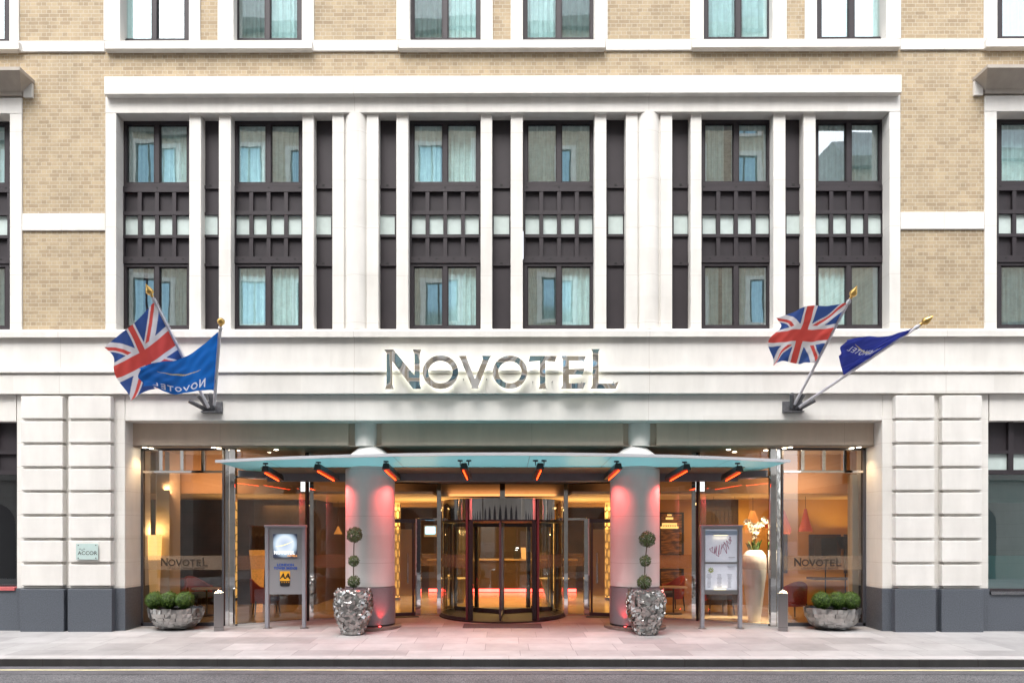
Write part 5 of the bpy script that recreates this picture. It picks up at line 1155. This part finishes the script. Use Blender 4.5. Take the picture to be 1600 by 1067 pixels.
# pictures
def picture(x0, x1, y, z0, z1, label, golden=True):
    t = empty('framed_picture', ((x0+x1)/2, y, z0), label, 'picture', 'framed riverside pictures by the right column')
    q = MB(); q.box(x0, x1, y-.04, y, z0, z1); q.build('frame', M['black'], t)
    m, tt, bb, nn, LL = nodes('night_riverside_picture' if golden else 'dark_river_picture'); tc = N(tt, 'ShaderNodeTexCoord'); mp = N(tt, 'ShaderNodeMapping'); mp.inputs['Scale'].default_value = (1.5, 1, 7); LL.new(tc.outputs['Object'], mp.inputs[0])
    n_ = N(tt, 'ShaderNodeTexNoise'); n_.inputs['Scale'].default_value = 3; n_.inputs['Detail'].default_value = 5; LL.new(mp.outputs[0], n_.inputs[0]); cr = N(tt, 'ShaderNodeValToRGB'); cr.color_ramp.elements[0].position = .4; cr.color_ramp.elements[1].position = .72
    cr.color_ramp.elements[0].color = (.02, .01, .004, 1); cr.color_ramp.elements[1].color = (.5, .22, .05, 1); LL.new(n_.outputs[0], cr.inputs[0]); LL.new(cr.outputs[0], bb.inputs['Base Color'])
    q = MB(); q.box(x0+.06, x1-.06, y-.045, y-.041, z0+.05, z1-.05); q.build('canvas', m, t)
    if golden:
        q = MB(); cx = x0+(x1-x0)*.42; zz = z0+(z1-z0)*.62
        for k_, (w, h0, h1) in enumerate(((.24, 0, .06), (.20, .09, .15), (.10, .24, .30), (.06, .34, .38))): q.box(cx-w, cx+w, y-.05, y-.046, zz+h0, zz+h1)
        for k_ in range(-3, 4): q.box(cx+k_*.06-.012, cx+k_*.06+.012, y-.0535, y-.0505, zz+.02, zz+.13)
        q.build('painted_lights', mat('painted_gold', (.9, .6, .2), .5, emit=(1, .62, .2), es=.5), t)
picture(X(1030, 4.5), X(1069, 4.5), 4.58, Z(867, 4.5), Z(800, 4.5), 'golden night picture of a lit building above water, right of the right column')
picture(X(1030, 4.5), X(1069, 4.5), 4.581, Z(915, 4.5), Z(888, 4.5), 'smaller dark brown picture below the golden one', False)
# ring wall decoration
q = MB()
for j in range(2):
    for i in range(6):
        c_ = P(1115+i*6.6, 802+j*9, 3.0); n_ = 16
        for k_ in range(n_):
            a, b2 = 2*math.pi*k_/n_, 2*math.pi*(k_+1)/n_; q.tube(c_+Vector((.058*math.cos(a), 0, .085*math.sin(a))), c_+Vector((.058*math.cos(b2), 0, .085*math.sin(b2))), .005, n=4)
q.tube(P(1113, 797, 3.0), P(1150, 797, 3.0), .006, n=5); q.tube(P(1115, 797, 3.0), (X(1115, 3), 3.0, CZ), .004, n=4); q.tube(P(1148, 797, 3.0), (X(1148, 3), 3.0, CZ), .004, n=4)
tag(q.build('ring_screen', M['legw']), 'hanging screen of linked dark rings above the menu case stand', 'ring screen')
# white vase with orchids
t = empty('tall_vase', (X(1178, 1.12), 1.12, FZ), 'tall glossy cream vase inside the glass right of the menu stand', 'vase')
vx, vy = X(1178, 1.12), 1.12
pr = [(.13, FZ), (.14, FZ+.1), (.20, FZ+.6), (.245, FZ+1.0), (.262, FZ+1.25), (.24, FZ+1.42), (.17, FZ+1.52), (.12, FZ+1.54), (.10, FZ+1.50)]
for lx, ly, pw, tz in ((6.35, .80, 650, 1.0), (5.5, .80, 260, 1.5), (6.3, .82, 260, 2.0)):
    l_ = lamp('vase_fill_spot', 'SPOT', (lx, ly, 3.6), (0, 0, 0), pw, (1, .86, .66), LB, size=.03, spot=30)  # unseen spots added to brighten the vase and orchids
    l_.rotation_euler = (Vector((vx, vy, tz))-Vector((lx, ly, 3.6))).to_track_quat('-Z', 'Y').to_euler()
q = MB(); q.lathe(pr, vx, vy, 48); o = q.build('vase_body', mat('cream_lacquer', (.74, .69, .60), .25, coat=.4), t, smooth=True)
t = empty('orchid_plant', (vx, vy, FZ+1.5), 'white orchids with green leaves standing in the tall cream vase', 'orchid')
rd = random.Random(11); q = MB(); ql = MB(); qs = MB()
for k_ in range(22):
    a = rd.random()*6.28; h_ = rd.uniform(.12, .28); r0 = rd.uniform(.02, .1); b0 = Vector((vx+r0*math.cos(a), vy+r0*math.sin(a), FZ+1.5)); tp = b0+Vector((.09*math.cos(a), .09*math.sin(a), h_)); sd_ = Vector((-math.sin(a), math.cos(a), 0))*.03
    m0 = b0.lerp(tp, .5)+Vector((0, 0, .05)); ql.add([b0, m0-sd_, tp, m0+sd_], [(0, 1, 2, 3)])
for (dx, hh) in ((-.17, .62), (-.08, .55), (.12, .60), (.2, .66), (.02, .42)):
    p0 = Vector((vx, vy, FZ+1.52)); prev = p0
    for s_ in range(1, 9):
        u = s_/8; p_ = Vector((vx+dx*u**1.4, vy-.05*u, FZ+1.52+hh*math.sin(u*1.75)/math.sin(1.75)*1.0)); qs.tube(prev, p_, .006, n=5); prev = p_
        if s_ > 3:
            for _ in range(2):
                c_ = p_+Vector((rd.uniform(-.05, .05), rd.uniform(-.06, .01), rd.uniform(-.04, .03)))
                for w in range(5):
                    a = w*2*math.pi/5+rd.random(); e = c_+Vector((.042*math.cos(a), -.01, .042*math.sin(a))); n2 = Vector((-.018*math.sin(a), 0, .018*math.cos(a))); q.add([c_, e-n2, e+Vector((.012*math.cos(a), 0, .012*math.sin(a))), e+n2], [(0, 1, 2, 3)])
q.build('flowers', mat('orchid_petal', (.75, .68, .48), .6), t); ql.build('leaves', M['box'], t); qs.build('stems', mat('green_stem', (.10, .12, .03), .6), t)
# big tapered pots either side of the revolving door
for side, px in (('left', 713), ('right', 866)):
    Y = 5.2; x = X(px, Y); t = empty('floor_pot', (x, Y, FZ), f'large tapering grey pot behind the {side} curved door glass', 'pot', 'tapering grey pots behind the revolving door')
    q = MB(); q.lathe([(.20, FZ), (.33, FZ+.45), (.40, FZ+.66), (.37, FZ+.66), (.33, FZ+.5)], x, Y, 32); q.build('pot_body', mat('taupe_pot', (.16, .12, .09), .4) if 'taupe_pot' not in bpy.data.materials else bpy.data.materials['taupe_pot'], t, smooth=True)
    q = MB(); q.lathe([(.37, FZ+.655), (.42, FZ+.655), (.42, FZ+.675), (.37, FZ+.675)], x, Y, 32); q.build('rim', mat('cream_rim', (.6, .5, .35), .4) if 'cream_rim' not in bpy.data.materials else bpy.data.materials['cream_rim'], t, smooth=True)

# ------------------------------------------------------------------ buildings across the street (mirrored in the glass)
M['brick2'] = brick('opposite_brick', (.42, .35, .26), (.56, .49, .38), (.56, .53, .46)); M['opp_glass'] = mat('opposite_window_glass', (.24, .40, .50), .08, metal=.7)
M['slate'] = mat('slate_roof', (.12, .14, .16), .5, var=.2)
M['stone_opp'] = stone('sooty_stone', col=(.26, .24, .22), dirt=.25, jz=.6, w=.02)
def opposite(x0, x1, zt, label, yf=-17.2, roof=2.5, first=3.4):
    t = empty('street_building', ((x0+x1)/2, yf, 0), label, 'building')
    q = MB(); q.box(x0, x1, yf-6, yf, 4.4, zt); q.build('wall', M['brick2'], t)
    q = MB(); q.box(x0, x1, yf-6, yf+.02, -.3, 4.4); q.box(x0, x1, yf-1, yf+.2, 4.4, 4.75); q.box(x0-.1, x1+.1, yf-1, yf+.25, zt-.3, zt+.2); q.mi = 1; q.box(x0, x1, yf-1, yf+.05, 4.76, 6.2); [q.box(x0+.05+i_*(x1-x0)/max(1, int((x1-x0)/2.9)), x0+.5+i_*(x1-x0)/max(1, int((x1-x0)/2.9)), yf-1, yf+.30, 6.2, 11.19) for i_ in range(max(1, int((x1-x0)/2.9)))]; q.mi = 0; q.box(x0, x1, yf-.1, yf+.06, 11.2, 11.5); q.build('stone_base', [M['stone_opp'], M['stone']], t)
    q = MB(); q.prism([(yf+.1, zt+.2), (yf-2.2, zt+.2+roof), (yf-6, zt+.2+roof), (yf-6, zt+.2)], 'x', x0, x1); q.build('roof', M['slate'], t)
    proto = None; w0 = empty('window', (0, 0, 0), parent=t)
    bays = max(1, int((x1-x0)/2.9)); fl = int((zt-5.2)/3.0)
    f = MB(); f.box(-.85, .85, -.04, .06, 0, .14); f.box(-.85, -.62, -.04, .05, .14, 2.1); f.box(.62, .85, -.04, .05, .14, 2.1); f.box(-.85, .85, -.04, .05, 2.1, 2.3)
    g_ = MB(); g_.box(-.62, .62, -.04, .012, .14, 2.1)
    m_ = MB(); m_.box(-.62, -.54, 0, .03, .14, 2.1); m_.box(.54, .62, 0, .03, .14, 2.1); m_.box(-.04, .04, 0, .03, .14, 2.1); m_.box(-.54, .54, 0, .03, 2.02, 2.1)
    base = Vector((x0, yf, 0)); ORG[w0] = Vector((0, 0, 0)); w0.location = Vector((x0+1.45, yf, 5.6))-ORG[t]
    f.build('surround', M['stone'], w0); g_.build('pane', M['opp_glass'], w0); m_.build('frame', M['bronze'], w0)
    for i in range(bays):
        for j in range(fl):
            if i == 0 and j == 0: continue
            c_ = copy_tree(w0, t); c_.location = Vector((x0+1.45+i*(x1-x0)/bays, yf, 5.6+j*3.0))-ORG[t]
    for i in range(max(1, int((x1-x0)/3.4))):
        cx = x0+1.7+i*3.4; q = MB(); pts = [(cx-.95, -.1), (cx+.95, -.1), (cx+.95, 2.4)]+[(cx+.95*math.cos(a*math.pi/10), 2.4+.95*math.sin(a*math.pi/10)) for a in range(1, 10)]+[(cx-.95, 2.4)]
        q.prism(pts, 'y', yf-.05, yf+.03); q.build('arched_opening', M['bronze2'], t)
opposite(-13.2, 13.0, 25.2, 'tall brick building across the street seen only in reflections', roof=4.2)
opposite(-42, -14.6, 20.5, 'lower brick building across the street, left of the tall one')
opposite(16.5, 42, 19.0, 'brick building across the street beyond the side street')
